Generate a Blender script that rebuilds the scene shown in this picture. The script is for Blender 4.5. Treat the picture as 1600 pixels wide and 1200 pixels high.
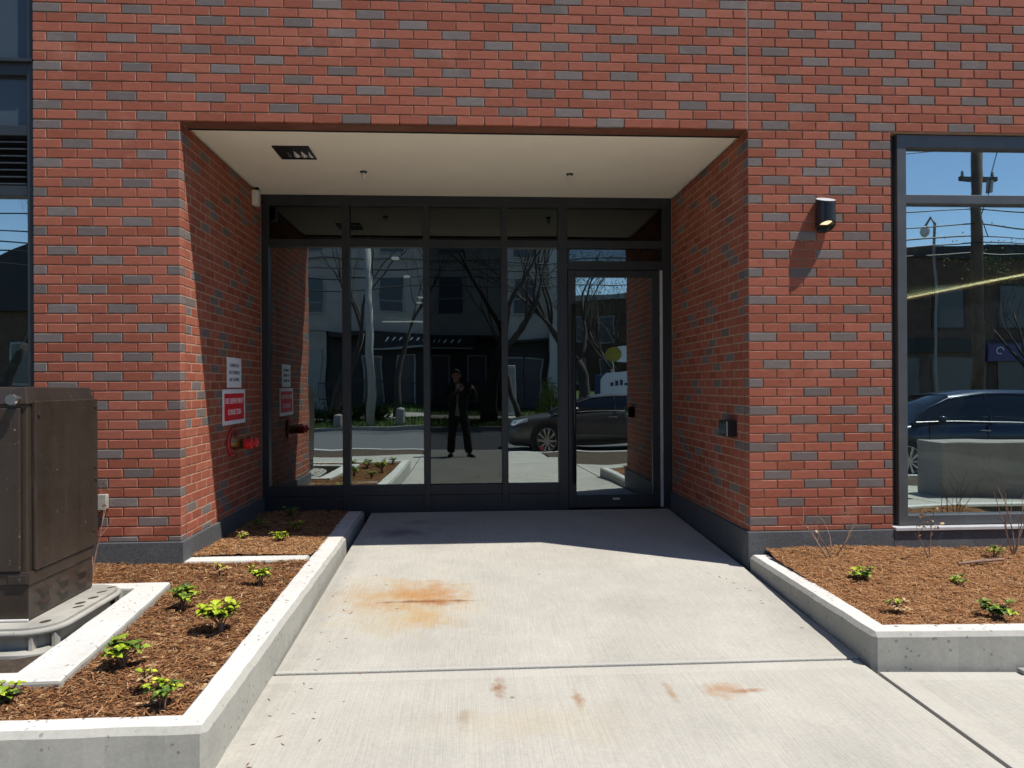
import bpy, bmesh, math, random
from mathutils import Vector, Matrix, noise as mnoise
random.seed(7)
PI = math.pi
scene = bpy.context.scene
for o in list(bpy.data.objects): bpy.data.objects.remove(o)
C = scene.collection

# ------------------------------------------------------------------ camera
cam_d = bpy.data.cameras.new('camera'); cam = bpy.data.objects.new('camera', cam_d); C.objects.link(cam)
CF, YAW, PITCH, ROLL = 1170.0, 0.0589064, 0.0016333, -0.0052237
CP = Vector((-2.03096, -5.30429, 1.06728))
_r = Vector((math.cos(YAW), -math.sin(YAW), 0)); _f = Vector((math.sin(YAW), math.cos(YAW), 0)); _u = Vector((0, 0, 1))
_f2 = _f*math.cos(PITCH) + _u*math.sin(PITCH); _u2 = _u*math.cos(PITCH) - _f*math.sin(PITCH)
_r3 = _r*math.cos(ROLL) + _u2*math.sin(ROLL); _u3 = _u2*math.cos(ROLL) - _r*math.sin(ROLL)
cam.matrix_world = Matrix(((_r3.x, _u3.x, -_f2.x, CP.x), (_r3.y, _u3.y, -_f2.y, CP.y), (_r3.z, _u3.z, -_f2.z, CP.z), (0, 0, 0, 1)))
cam_d.sensor_width = 36; cam_d.lens = CF/1600*36; cam_d.clip_start = 0.05; cam_d.clip_end = 2000
scene.camera = cam
def depth_px(x, y, z):                    # picture scale (photo pixels per metre) of a point
    d = (Vector((x, y, z)) - CP).dot(_f2)
    return CF/max(d, .1)

# ------------------------------------------------------------------ world, sun, exposure
SUN = Vector((-0.461, 0.256, -1.0))       # direction the sunlight travels
w = bpy.data.worlds.new('World'); scene.world = w; w.use_nodes = True
nt = w.node_tree; bg = nt.nodes['Background']; sky = nt.nodes.new('ShaderNodeTexSky')
sky.sky_type = 'NISHITA'; sky.sun_disc = False
sky.sun_elevation = math.atan2(1.0, math.hypot(SUN.x, SUN.y)); sky.sun_rotation = math.atan2(-SUN.x, -SUN.y)
sky.altitude = 300; sky.air_density = 1.0; sky.dust_density = 0.0; sky.ozone_density = 5.0
nt.links.new(sky.outputs[0], bg.inputs[0]); bg.inputs[1].default_value = 0.12
sd = bpy.data.lights.new('sun', 'SUN'); so = bpy.data.objects.new('sun', sd); C.objects.link(so)
sd.energy = 5.0; sd.angle = math.radians(0.53); sd.color = (1.0, 0.955, 0.89)
so.rotation_euler = SUN.to_track_quat('-Z', 'Y').to_euler(); so.location = (6, -6, 14)
scene.view_settings.view_transform = 'Standard'; scene.view_settings.look = 'None'
scene.view_settings.exposure = 0.27; scene.view_settings.gamma = 1.0
try: scene.view_settings.use_curve_mapping = False
except Exception: pass
scene.render.engine = 'CYCLES'
scene.cycles.max_bounces = 8; scene.cycles.transparent_max_bounces = 12; scene.cycles.glossy_bounces = 5
scene.cycles.caustics_reflective = False; scene.cycles.caustics_refractive = False

# ------------------------------------------------------------------ materials
MATS = {}
class NB:
    def __init__(s, name):
        s.m = bpy.data.materials.new(name); s.m.use_nodes = True; s.t = s.m.node_tree
        s.b = s.t.nodes['Principled BSDF']; s.out = s.t.nodes['Material Output']; MATS[name] = s.m
    def n(s, t, **kw):
        k = s.t.nodes.new(t)
        for a, v in kw.items(): setattr(k, a, v)
        return k
    def l(s, a, b): s.t.links.new(a, b)
    def pos(s):
        g = s.n('ShaderNodeNewGeometry'); return g.outputs['Position']
    def noise(s, scale, detail=4, rough=.55, vec=None, stretch=None, dist=0):
        v = vec or s.pos()
        if stretch:
            mp = s.n('ShaderNodeMapping'); mp.inputs['Scale'].default_value = stretch; s.l(v, mp.inputs['Vector']); v = mp.outputs[0]
        k = s.n('ShaderNodeTexNoise'); k.inputs['Scale'].default_value = scale; k.inputs['Detail'].default_value = detail
        k.inputs['Roughness'].default_value = rough; k.inputs['Distortion'].default_value = dist; s.l(v, k.inputs['Vector']); return k.outputs['Fac']
    def ramp(s, fac, stops, interp='LINEAR'):
        k = s.n('ShaderNodeValToRGB'); s.l(fac, k.inputs[0]); e = k.color_ramp.elements; k.color_ramp.interpolation = interp
        while len(e) < len(stops): e.new(.5)
        for i, (p, c) in enumerate(stops):
            e[i].position = p; e[i].color = (c[0], c[1], c[2], 1) if hasattr(c, '__len__') else (c, c, c, 1)
        return k.outputs[0]
    def mix(s, fac, a, b, blend='MIX'):
        k = s.n('ShaderNodeMix', data_type='RGBA', blend_type=blend)
        for i, v in ((0, fac), (6, a), (7, b)):
            if hasattr(v, 'is_output') or isinstance(v, bpy.types.NodeSocket): s.l(v, k.inputs[i])
            elif hasattr(v, '__len__'): k.inputs[i].default_value = (v[0], v[1], v[2], 1)
            else: k.inputs[i].default_value = v
        return k.outputs[2]
    def math(s, op, a, b=None, c=None, clamp=False):
        k = s.n('ShaderNodeMath', operation=op); k.use_clamp = clamp
        for i, v in enumerate((a, b, c)):
            if v is None: continue
            if isinstance(v, bpy.types.NodeSocket): s.l(v, k.inputs[i])
            else: k.inputs[i].default_value = v
        return k.outputs[0]
    def bump(s, h, strength=.3, dist=.01, prev=None):
        k = s.n('ShaderNodeBump'); k.inputs['Strength'].default_value = strength; k.inputs['Distance'].default_value = dist
        s.l(h, k.inputs['Height'])
        if prev: s.l(prev, k.inputs['Normal'])
        return k.outputs[0]
    def set(s, col=None, rough=None, normal=None, metal=None, spec=None):
        for nme, v in (('Base Color', col), ('Roughness', rough), ('Normal', normal), ('Metallic', metal), ('Specular IOR Level', spec)):
            if v is None: continue
            if isinstance(v, bpy.types.NodeSocket): s.l(v, s.b.inputs[nme])
            elif hasattr(v, '__len__'): s.b.inputs[nme].default_value = (v[0], v[1], v[2], 1)
            else: s.b.inputs[nme].default_value = v
        return s.m
def simple(name, col, rough=.6, metal=0, var=.12, scale=8, bump=.1, bscale=60, spec=.5):
    b = NB(name); lo = [c*(1-var) for c in col]; hi = [min(1, c*(1+var)) for c in col]
    c = b.ramp(b.noise(scale, 5), [(.3, lo), (.7, hi)])
    nrm = b.bump(b.noise(bscale, 3), bump, .004) if bump else None
    return b.set(c, rough, nrm, metal, spec)
def brick_mat(name, lo, mid, hi, chalk):
    b = NB(name)
    at = b.n('ShaderNodeAttribute', attribute_name='rnd'); oi = b.n('ShaderNodeObjectInfo')
    r = b.math('FRACT', b.math('ADD', at.outputs['Fac'], oi.outputs['Random']))
    c = b.ramp(r, [(0, lo), (.5, mid), (1, hi)])
    drag = b.noise(14, 6, .6, stretch=(1, 1, 7)); c = b.mix(.6, c, b.ramp(drag, [(.22, .5), (.72, 1.05)]), 'MULTIPLY')
    c = b.mix(b.ramp(b.noise(2.2, 6, .65), [(.58, 0.0), (.8, .45)]), c, chalk)
    c = b.mix(b.ramp(b.noise(38, 3, .6), [(.66, 0.0), (.78, .5)]), c, chalk)
    ed = b.n('ShaderNodeAttribute', attribute_name='edge')
    c = b.mix(b.math('MULTIPLY', ed.outputs['Fac'], b.ramp(b.noise(7, 5, .7), [(.46, .03), (.70, .6)])), c, chalk)
    c = b.mix(b.ramp(b.noise(4.5, 5, .6), [(.62, 0.0), (.78, .55)]), c, [v*.55 for v in mid])
    nb = b.bump(b.noise(120, 4, .6, stretch=(1, 1, 3)), .35, .003)
    return b.set(c, .85, nb, 0, .25)
brick_mat('red_brick', (.295, .084, .049), (.350, .105, .063), (.390, .124, .076), (.54, .29, .20))
brick_mat('grey_brick', (.158, .124, .112), (.184, .148, .136), (.212, .174, .160), (.40, .33, .29))
simple('mortar', (.41, .275, .19), .95, var=.15, scale=20, bump=.4, bscale=200, spec=.1)
simple('sealant', (.20, .14, .11), .7, var=.1, bump=.05)
simple('brown_lintel', (.17, .065, .038), .55, var=.2, scale=6)
b = NB('plinth_stone')
c = b.ramp(b.noise(160, 3, .7), [(.35, (.045, .048, .052)), (.65, (.12, .125, .13))])
c = b.mix(b.ramp(b.noise(3.5, 6, .7), [(.55, 0.0), (.8, .35)]), c, (.25, .25, .24))
b.set(c, .7, b.bump(b.noise(220, 2), .2, .002), 0, .35)
simple('soffit_plaster', (.95, .90, .76), .9, var=.02, scale=3, bump=.25, bscale=350, spec=.1)
b = NB('charcoal_frame'); b.set(b.ramp(b.noise(5, 4), [(.3, (.022, .026, .029)), (.7, (.032, .036, .04))]), .42, None, 0, .45)
b = NB('window_frame'); b.set(b.ramp(b.noise(5, 4), [(.3, (.075, .08, .085)), (.7, (.098, .104, .108))]), .42, None, .2, .45)
simple('gasket_grey', (.45, .45, .45), .5, bump=0)
simple('black_plastic', (.012, .012, .013), .35, bump=.05)
simple('white_plastic', (.75, .74, .70), .45, var=.05)
simple('white_metal', (.8, .8, .8), .35, var=.04, bump=0)
simple('louvre_metal', (.035, .04, .045), .4, bump=0)
b = NB('spandrel'); b.set((.045, .06, .07), .08, None, 0, .5)
def glass(name, R, tint, wave):
    b = NB(name); b.t.nodes.remove(b.b)
    g = b.n('ShaderNodeBsdfGlossy'); g.inputs['Roughness'].default_value = 0.0; g.inputs['Color'].default_value = (.84, .95, .94, 1)
    t = b.n('ShaderNodeBsdfTransparent'); t.inputs['Color'].default_value = (*tint, 1)
    m = b.n('ShaderNodeMixShader'); fr = b.n('ShaderNodeFresnel'); fr.inputs['IOR'].default_value = 1.5
    f = b.math('ADD', b.math('MULTIPLY', fr.outputs[0], .7), R-.028, clamp=True)
    b.l(f, m.inputs[0]); b.l(t.outputs[0], m.inputs[1]); b.l(g.outputs[0], m.inputs[2])
    b.l(b.bump(b.noise(1.3, 1, .3, stretch=(1, 1, 2.2)), 1.0, wave), g.inputs['Normal'])
    b.l(m.outputs[0], b.out.inputs[0]); return b.m
glass('coated_glass', .40, (.55, .6, .6), .0016)
glass('film_glass', .10, (.30, .33, .33), .0008)
glass('transom_glass', .07, (.30, .33, .33), .0006)
glass('shop_glass', .54, (.6, .66, .66), .0012)
b = NB('far_glass'); b.set((.06, .07, .08), .25, None, 0, .5)
def concrete(name, base, broom=0, stains=()):
    b = NB(name); p = b.pos()
    c = b.ramp(b.noise(1.7, 7, .65), [(.25, [v*.84 for v in base]), (.75, [min(1, v*1.10) for v in base])])
    c = b.mix(.35, c, b.ramp(b.noise(55, 4, .7), [(.3, .6), (.7, 1.0)]), 'MULTIPLY')
    c = b.mix(b.ramp(b.noise(5, 6, .7), [(.60, 0.0), (.75, .25)]), c, [v*.62 for v in base])
    if broom:
        gum = b.n('ShaderNodeTexVoronoi'); gum.inputs['Scale'].default_value = 2.6; b.l(p, gum.inputs['Vector'])
        c = b.mix(b.math('MULTIPLY', b.math('LESS_THAN', gum.outputs['Distance'], .028), .75), c, [v*.3 for v in base])
        c = b.mix(b.ramp(b.noise(11, 8, .8), [(.60, 0.0), (.72, .35)]), c, [v*.68 for v in base])
    else:
        c = b.mix(b.ramp(b.noise(14, 8, .8), [(.52, 0.0), (.75, .5)]), c, [v*.55 for v in base])
        c = b.mix(b.ramp(b.noise(2.3, 6, .7, stretch=(1, 1, 3)), [(.5, 0.0), (.75, .45)]), c, [v*.6 for v in base])
    pit = b.n('ShaderNodeTexVoronoi'); pit.inputs['Scale'].default_value = 24; b.l(p, pit.inputs['Vector'])
    pm = b.math('MULTIPLY', b.math('LESS_THAN', pit.outputs['Distance'], .20), b.math('GREATER_THAN', b.noise(9, 2), .52))
    c = b.mix(b.math('MULTIPLY', pm, 0.0 if broom else .6), c, [v*.35 for v in base])
    for (sx, sy, rx, ry, col, amt, ns) in stains:
        mp = b.n('ShaderNodeMapping'); mp.inputs['Location'].default_value = (-sx/rx, -sy/ry, 0); mp.inputs['Scale'].default_value = (1/rx, 1/ry, 0); b.l(p, mp.inputs['Vector'])
        ln = b.n('ShaderNodeVectorMath', operation='LENGTH'); b.l(mp.outputs[0], ln.inputs[0])
        nn = b.noise(ns, 9, .72)
        fac = b.math('MULTIPLY', b.math('SUBTRACT', b.math('ADD', 1.0, b.math('MULTIPLY', b.math('SUBTRACT', nn, .5), 3.0)), ln.outputs['Value'], clamp=True), amt, clamp=True)
        c = b.mix(fac, c, col)
    h = b.noise(140, 4, .7); nrm = b.bump(h, .25, .003)
    band = None
    if broom:
        sx_ = b.n('ShaderNodeSeparateXYZ'); b.l(p, sx_.inputs[0])
        by = b.math('MULTIPLY', b.math('LESS_THAN', b.math('ABSOLUTE', b.math('ADD', sx_.outputs[1], 1.66)), .075), b.math('LESS_THAN', sx_.outputs[0], -.03))
        bx = b.math('MULTIPLY', b.math('LESS_THAN', b.math('ABSOLUTE', b.math('ADD', sx_.outputs[0], .03)), .085), b.math('LESS_THAN', sx_.outputs[1], -1.62))
        bz = b.math('MULTIPLY', b.math('LESS_THAN', b.math('ABSOLUTE', b.math('ADD', sx_.outputs[1], 1.83)), .06), b.math('GREATER_THAN', sx_.outputs[0], -.05))
        band = b.math('MAXIMUM', b.math('MAXIMUM', by, bx), bz)
    if broom:
        nrm = b.bump(b.noise(130, 3, .6, stretch=(1, .02, 1)), .6, .004, nrm)
        c2 = b.mix(.26, c, b.ramp(b.noise(120, 3, .6, stretch=(1, .02, 1)), [(.3, .58), (.65, 1.0)]), 'MULTIPLY')
        c = b.mix(b.math('MULTIPLY', band, .4), c2, b.mix(.5, c, [v*1.14 for v in base]))
    return b.set(c, .9, nrm, 0, .2)
RUST = (.42, .17, .045)
concrete('walk_concrete', (.475, .452, .392), 1, [(-2.93, -.4, .10, 2.6, (.30, .29, .26), .6, 6), (-.12, -.9, .12, 1.0, (.33, .32, .29), .5, 6), (-1.5, -1.60, 1.9, .05, (.36, .35, .32), .6, 8), (-2.44, -.55, .60, .58, (.44, .35, .20), .6, 3.5), (-2.46, -.48, .44, .36, (.42, .235, .09), .85, 5), (-2.26, -.46, .24, .28, (.40, .20, .07), .8, 7), (-2.28, -.60, .36, .030, (.17, .065, .025), .95, 9), (-2.2, -.62, .16, .08, (.30, .12, .04), .8, 11),
    (-2.30, -.90, .28, .24, (.44, .28, .11), .75, 6), (-2.55, -1.0, .3, .25, (0.416, 0.364, 0.234), .4, 4), (-1.895, -1.86, .045, .15, (.26, .14, .07), .9, 14), (-.86, -1.93, .15, .10, (.36, .20, .085), .8, 11), (-.78, -1.96, .10, .03, (.30, .14, .055), .9, 14), (-1.12, -1.97, .025, .14, (.33, .22, .12), .8, 14), (-1.55, -2.0, .03, .13, (.30, .18, .09), .75, 14),
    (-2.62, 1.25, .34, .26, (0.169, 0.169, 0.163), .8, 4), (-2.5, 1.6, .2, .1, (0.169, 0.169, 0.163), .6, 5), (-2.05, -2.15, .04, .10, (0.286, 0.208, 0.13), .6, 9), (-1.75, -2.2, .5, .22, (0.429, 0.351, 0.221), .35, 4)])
concrete('shaded_formed_concrete', (.40, .39, .345))
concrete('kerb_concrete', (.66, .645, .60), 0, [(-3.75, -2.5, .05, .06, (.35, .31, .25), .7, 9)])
concrete('old_concrete', (.33, .315, .285), 0)
b = NB('asphalt'); b.set(b.ramp(b.noise(30, 6, .8), [(.3, (.085, .087, .09)), (.7, (.14, .142, .145))]), .9, b.bump(b.noise(160, 3), .4, .004), 0, .3)
b = NB('soil'); b.set(b.ramp(b.noise(25, 7, .75), [(.3, (.055, .040, .030)), (.7, (.15, .115, .085))]), .95, b.bump(b.noise(40, 6, .8), .9, .03), 0, .1)
def rnd_mat(name, cols, rough=.85):
    b = NB(name); at = b.n('ShaderNodeAttribute', attribute_name='rnd'); oi = b.n('ShaderNodeObjectInfo')
    r = b.math('FRACT', b.math('ADD', at.outputs['Fac'], oi.outputs['Random']))
    c = b.ramp(r, [(i/(len(cols)-1), k) for i, k in enumerate(cols)])
    c = b.mix(.35, c, b.ramp(b.noise(90, 3), [(.3, .6), (.7, 1.0)]), 'MULTIPLY'); return b.set(c, rough, None, 0, .2)
rnd_mat('mulch', [(.045, .020, .010), (.17, .074, .030), (.31, .142, .057), (.39, .20, .084), (.52, .345, .18)])
rnd_mat('lawn', [(.03, .05, .012), (.06, .10, .02), (.10, .15, .03), (.13, .15, .045)])
def leaf_mat(name, cols):
    m = rnd_mat(name, cols, .5); bs = m.node_tree.nodes['Principled BSDF']
    bs.inputs['Subsurface Weight'].default_value = .0; bs.inputs['Specular IOR Level'].default_value = .4
    return m
leaf_mat('bright_leaf', [(.16, .24, .012), (.28, .37, .018), (.40, .47, .03), (.52, .54, .06)])
leaf_mat('deep_leaf', [(.04, .08, .014), (.09, .16, .022), (.18, .27, .03), (.28, .36, .04)])
leaf_mat('dry_leaf', [(.32, .20, .09), (.45, .30, .15), (.55, .42, .24), (.40, .17, .05)])
leaf_mat('conifer', [(.010, .018, .006), (.022, .035, .010), (.04, .055, .018)])
leaf_mat('spring_leaf', [(.06, .09, .015), (.12, .16, .02), (.20, .22, .035)])
simple('twig', (.23, .145, .10), .8, var=.3, scale=30)
simple('bark', (.055, .045, .037), .95, var=.35, scale=6, bump=.8, bscale=25)
simple('cabinet_brown', (.046, .036, .028), .42, var=.22, scale=4, bump=.15, bscale=30, spec=.5)
b = MATS['cabinet_brown']
nb = NB('cabinet_paint')
cc = nb.ramp(nb.noise(3, 6, .7, stretch=(1, 1, .12)), [(.3, (.026, .017, .012)), (.7, (.048, .035, .026))])
cc = nb.mix(nb.ramp(nb.noise(45, 4, .75), [(.655, 0.0), (.69, .75)]), cc, (.30, .27, .23))
cc = nb.mix(nb.ramp(nb.noise(14, 5, .7, stretch=(1, 1, .08)), [(.62, 0.0), (.76, .3)]), cc, (.2, .17, .14))
nb.set(cc, nb.ramp(nb.noise(10, 4), [(.3, .26), (.7, .46)]), nb.bump(nb.noise(26, 3), .12, .01), 0, .5)
simple('steel', (.5, .5, .5), .28, 1.0, bump=0)
simple('vault_plastic', (.34, .325, .285), .75, var=.2, scale=6, bump=.3, bscale=90)
simple('sign_white', (.86, .87, .88), .4, var=.03, bump=0)
simple('sign_red', (.78, .012, .022), .4, var=.05, bump=0)
simple('sign_navy', (.05, .045, .10), .5, bump=0)
simple('sign_blue', (.02, .05, .14), .4, bump=0)
simple('sign_purple', (.05, .04, .16), .4, bump=0)
simple('sign_yellow', (.34, .28, .02), .4, bump=0)
simple('valve_red', (.62, .010, .014), .35, var=.1, bump=0)
simple('brass', (.30, .21, .10), .35, .9, bump=0)
simple('cast_red', (.28, .03, .03), .5, var=.2, scale=20)
def emit(name, col, s):
    b = NB(name); b.b.inputs['Emission Color'].default_value = (*col, 1); b.b.inputs['Emission Strength'].default_value = s; b.b.inputs['Base Color'].default_value = (*col, 1); return b.m
emit('lamp_glow', (1.0, .82, .52), .8); emit('led_strip', (1.0, .80, .42), 5.0); emit('lobby_light', (1.0, .97, .9), .8); emit('shop_light', (.9, .95, 1), 2.0)
simple('dark_room', (.035, .035, .037), .8, bump=0)
simple('warm_room', (.30, .2, .12), .8, bump=0)
simple('stucco', (.36, .335, .295), .95, var=.1, scale=1.5, bump=.3)
simple('pale_stucco', (.48, .47, .44), .95, var=.08, scale=1.5)
simple('dark_shop', (.012, .012, .013), .6, bump=0)
simple('brown_masonry', (.10, .06, .042), .9, var=.25, scale=3)
simple('shop_trim', (.30, .30, .29), .6)
simple('car_grey', (.095, .092, .087), .25, .35, var=.03, bump=0)
simple('car_blue', (.035, .05, .08), .18, .4, var=.03, bump=0)
simple('car_silver', (.32, .34, .37), .2, .6, var=.03, bump=0)
simple('tyre', (.012, .012, .012), .8, bump=0); simple('alloy', (.45, .45, .46), .25, 1.0, bump=0)
b = NB('car_glass'); b.set((.006, .007, .008), .03, None, 0, .6)
simple('headlamp', (.65, .68, .7), .08, .3, bump=0)
simple('skin', (.42, .24, .17), .55, var=.05); simple('hair', (.03, .022, .017), .6, var=.2)
simple('suit', (.016, .016, .019), .85, var=.15, scale=60); simple('shirt', (.33, .34, .37), .8); simple('shoe', (.01, .01, .01), .35)
simple('pole_concrete', (.36, .35, .33), .85, scale=3); simple('pole_wood', (.12, .085, .06), .9, var=.3, scale=5)
simple('wire', (.015, .015, .016), .6, bump=0)
simple('flag_red', (.6, .03, .05), .6, bump=0)
simple('tile_white', (.6, .6, .6), .5)

# ------------------------------------------------------------------ mesh helpers
class MB:
    def __init__(s): s.v = []; s.f = []; s.r = []; s.e = []; s.cur = 0.0
    def add(s, vs, fs):
        n = len(s.v); s.v += [tuple(p) for p in vs]
        for f in fs: s.f.append(tuple(i+n for i in f)); s.r.append(s.cur)
        return s
    def box(s, x0, x1, y0, y1, z0, z1):
        return s.add([(x0, y0, z0), (x1, y0, z0), (x1, y1, z0), (x0, y1, z0), (x0, y0, z1), (x1, y0, z1), (x1, y1, z1), (x0, y1, z1)],
                     [(0, 3, 2, 1), (4, 5, 6, 7), (0, 1, 5, 4), (1, 2, 6, 5), (2, 3, 7, 6), (3, 0, 4, 7)])
    def hexa(s, bot, top):
        return s.add(list(bot)+list(top), [(0, 3, 2, 1), (4, 5, 6, 7), (0, 1, 5, 4), (1, 2, 6, 5), (2, 3, 7, 6), (3, 0, 4, 7)])
    def prism(s, poly, z0, z1, mp=lambda a, b, c: (a, b, c)):
        n = len(poly); vs = [mp(a, b, z0) for a, b in poly]+[mp(a, b, z1) for a, b in poly]
        return s.add(vs, [tuple(range(n-1, -1, -1)), tuple(range(n, 2*n))]+[(i, (i+1) % n, n+(i+1) % n, n+i) for i in range(n)])
    def tube(s, pts, rad, n=8, cap=True):
        pts = [Vector(p) for p in pts]; rad = rad if hasattr(rad, '__len__') else [rad]*len(pts)
        base = len(s.v); prev = None; vs = []
        for i, p in enumerate(pts):
            d = (pts[min(i+1, len(pts)-1)]-pts[max(i-1, 0)]).normalized()
            a = prev if prev is not None else (Vector((0, 0, 1)) if abs(d.z) < .9 else Vector((1, 0, 0)))
            x = (a-d*a.dot(d)).normalized(); y = d.cross(x); prev = x
            for k in range(n):
                t = 2*PI*k/n; vs.append(p+x*(math.cos(t)*rad[i])+y*(math.sin(t)*rad[i]))
        fs = [(i*n+k, i*n+(k+1) % n, (i+1)*n+(k+1) % n, (i+1)*n+k) for i in range(len(pts)-1) for k in range(n)]
        if cap: fs += [tuple(range(n-1, -1, -1)), tuple(range((len(pts)-1)*n, len(pts)*n))]
        return s.add(vs, fs)
    def grid(s, fn, nu, nv):
        vs = [fn(i/nu, j/nv) for j in range(nv+1) for i in range(nu+1)]
        return s.add(vs, [(j*(nu+1)+i, j*(nu+1)+i+1, (j+1)*(nu+1)+i+1, (j+1)*(nu+1)+i) for j in range(nv) for i in range(nu)])
    def ball(s, c, rx, ry, rz, nu=12, nv=8):
        c = Vector(c); return s.grid(lambda u, v: (c.x+rx*math.cos(2*PI*u)*math.sin(PI*v), c.y+ry*math.sin(2*PI*u)*math.sin(PI*v), c.z-rz*math.cos(PI*v)), nu, nv)
    def mesh(s, name, off=(0, 0, 0), smooth=False):
        m = bpy.data.meshes.new(name); ox, oy, oz = off
        m.from_pydata([(x-ox, y-oy, z-oz) for x, y, z in s.v], [], s.f)
        if any(s.r):
            a = m.attributes.new('rnd', 'FLOAT', 'FACE'); a.data.foreach_set('value', s.r)
        if len(s.e) == len(m.polygons) and s.e: m.attributes.new('edge', 'FLOAT', 'FACE').data.foreach_set('value', s.e)
        if smooth: m.polygons.foreach_set('use_smooth', [True]*len(m.polygons))
        m.update(); return m
def wloc(o):
    v = Vector((0, 0, 0))
    while o is not None: v += o.location; o = o.parent
    return v
def obj(name, mb, mat, parent=None, base=None, smooth=False, bevel=0, seg=2):
    """one mesh object; world coordinates in mb"""
    off = wloc(parent) if parent else Vector(base or (0, 0, 0))
    o = bpy.data.objects.new(name, mb.mesh(name, off, smooth)); C.objects.link(o)
    o.data.materials.append(MATS[mat])
    if parent: o.parent = parent
    else: o.location = off
    if bevel:
        md = o.modifiers.new('bevel', 'BEVEL'); md.width = bevel; md.segments = seg; md.limit_method = 'ANGLE'; md.angle_limit = math.radians(40)
    return o
def tag(o, label=None, cat=None, group=None, kind=None):
    if label: o['label'] = label
    if cat: o['category'] = cat
    if group: o['group'] = group
    if kind: o['kind'] = kind
    return o
def thing(name, loc, label, cat, group=None):
    o = bpy.data.objects.new(name, None); o.empty_display_size = .1; C.objects.link(o); o.location = loc
    return tag(o, label, cat, group)
def struct(name, mb, mat, label=None, **kw):
    o = obj(name, mb, mat, **kw); o['kind'] = 'structure'
    if label: o['label'] = label
    return o
def sub(name, mesh, mat, parent, loc=(0, 0, 0), rot=None, scale=None):
    o = bpy.data.objects.new(name, mesh); C.objects.link(o); o.parent = parent; o.location = loc
    if rot: o.rotation_euler = rot
    if scale: o.scale = scale
    if mat and not mesh.materials: mesh.materials.append(MATS[mat])
    return o
def text_obj(name, body, mat, parent, origin, right, up, size, width=None, extrude=.0006, align='CENTER'):
    cu = bpy.data.curves.new(name, 'FONT'); cu.body = body; cu.size = size; cu.align_x = align; cu.align_y = 'CENTER'; cu.extrude = extrude
    t = bpy.data.objects.new(name+'_tmp', cu); C.objects.link(t)
    dg = bpy.context.evaluated_depsgraph_get(); me = bpy.data.meshes.new_from_object(t.evaluated_get(dg)); bpy.data.objects.remove(t)
    sx = 1.0
    if width:
        xs = [v.co.x for v in me.vertices]; sx = width/max(1e-6, max(xs)-min(xs))
    R, U = Vector(right), Vector(up); N = R.cross(U); off = Vector(origin)-wloc(parent)
    for v in me.vertices: v.co = off+R*(v.co.x*sx)+U*v.co.y+N*v.co.z
    me.materials.clear(); me.materials.append(MATS[mat])
    o = bpy.data.objects.new(name, me); C.objects.link(o); o.parent = parent; return o
R_ = random.Random(11)

# ------------------------------------------------------------------ the ground
def gz(x, y):
    z = -.255+.043*y if y > -1.62 else -.3247+.012*(y+1.62)
    return z-.03*max(0.0, x) if y <= -1.62 else z
def road_z(x): return gz(x, -7.8)-.11
struct('ground', MB().grid(lambda u, v: ((u-.5)*900, (v-.5)*900, -1.35), 4, 4), 'soil')
# the pavement: a base sheet with real slabs of concrete laid on it
base_sheet = struct('pavement', MB().grid(lambda u, v: (-24+48*u, -7.7+10.0*v, gz(-24+48*u, -7.7+10.0*v)-.13), 48, 40), 'soil', 'grey concrete pavement in front of the brick entrance')
def slab(x0, x1, y0, y1, g=.006):
    x0 += g; x1 -= g; y0 += g; y1 -= g
    cs = [(x0, y0), (x1, y0), (x1, y1), (x0, y1)]
    m = MB().hexa([(x, y, gz(x, y)-.12) for x, y in cs], [(x, y, gz(x, y)) for x, y in cs])
    o = obj('slab', m, 'walk_concrete', base_sheet, bevel=.006); return o
slab(-2.985, -.035, -1.62, 2.06, .011)
XS = [-13.0, -11.0, -9.0, -7.0, -5.0, -2.99, -.065, 1.95, 3.95, 5.95, 7.95, 10.0]
for i in range(len(XS)-1):
    top = -1.625 if XS[i] >= -3 else -2.62
    if XS[i] >= -.1: top = -1.78
    slab(XS[i], XS[i+1], -4.25, top, .010)
    if not (-.1 < XS[i] < 3.5): slab(XS[i], XS[i+1], -5.9, -4.26)
slab(-2.99, -.35, -7.6, -5.91)
# soft white joint filler beside the slab edge, street kerb, planting strips
for x0, x1, y0, y1 in ((-13, -3.05, -7.55, -5.95), (-.28, 3.9, -7.55, -4.3), (3.9, 10, -7.55, -5.95)):
    struct('planting_strip', MB().grid(lambda u, v: (x0+(x1-x0)*u, y0+(y1-y0)*v, gz(x0+(x1-x0)*u, -5)-.05+.03*mnoise.noise((u*9, v*5, x0))), 40, 10), 'soil', 'bare brown planting strip beside the street kerb')
kerbm = MB()
for i in range(24):
    x0 = -24+2*i; x1 = x0+1.985
    kerbm = MB().hexa([(x0, -7.78, road_z(x0)-.2), (x1, -7.78, road_z(x1)-.2), (x1, -7.6, road_z(x1)-.2), (x0, -7.6, road_z(x0)-.2)],
                      [(x0, -7.78, gz(x0, -7.7)), (x1, -7.78, gz(x1, -7.7)), (x1, -7.6, gz(x1, -7.7)+.004), (x0, -7.6, gz(x0, -7.7)+.004)])
    if i == 0: kerb_root = struct('street_kerb', kerbm, 'kerb_concrete', 'pale concrete street kerb seen in the glass', bevel=.02)
    else: obj('kerb_stone', kerbm, 'kerb_concrete', kerb_root, bevel=.02)
struct('road', MB().grid(lambda u, v: (-60+120*u, -16.1+8.34*v, road_z(max(-24, min(24, -60+120*u)))+.05*math.sin(PI*v)), 60, 6), 'asphalt', 'grey asphalt street reflected in the glazing')
def far_z(x, y): return max(-.9, road_z(max(-24, min(24, x)))+.12 + (-16.3-y)*.05)
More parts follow.
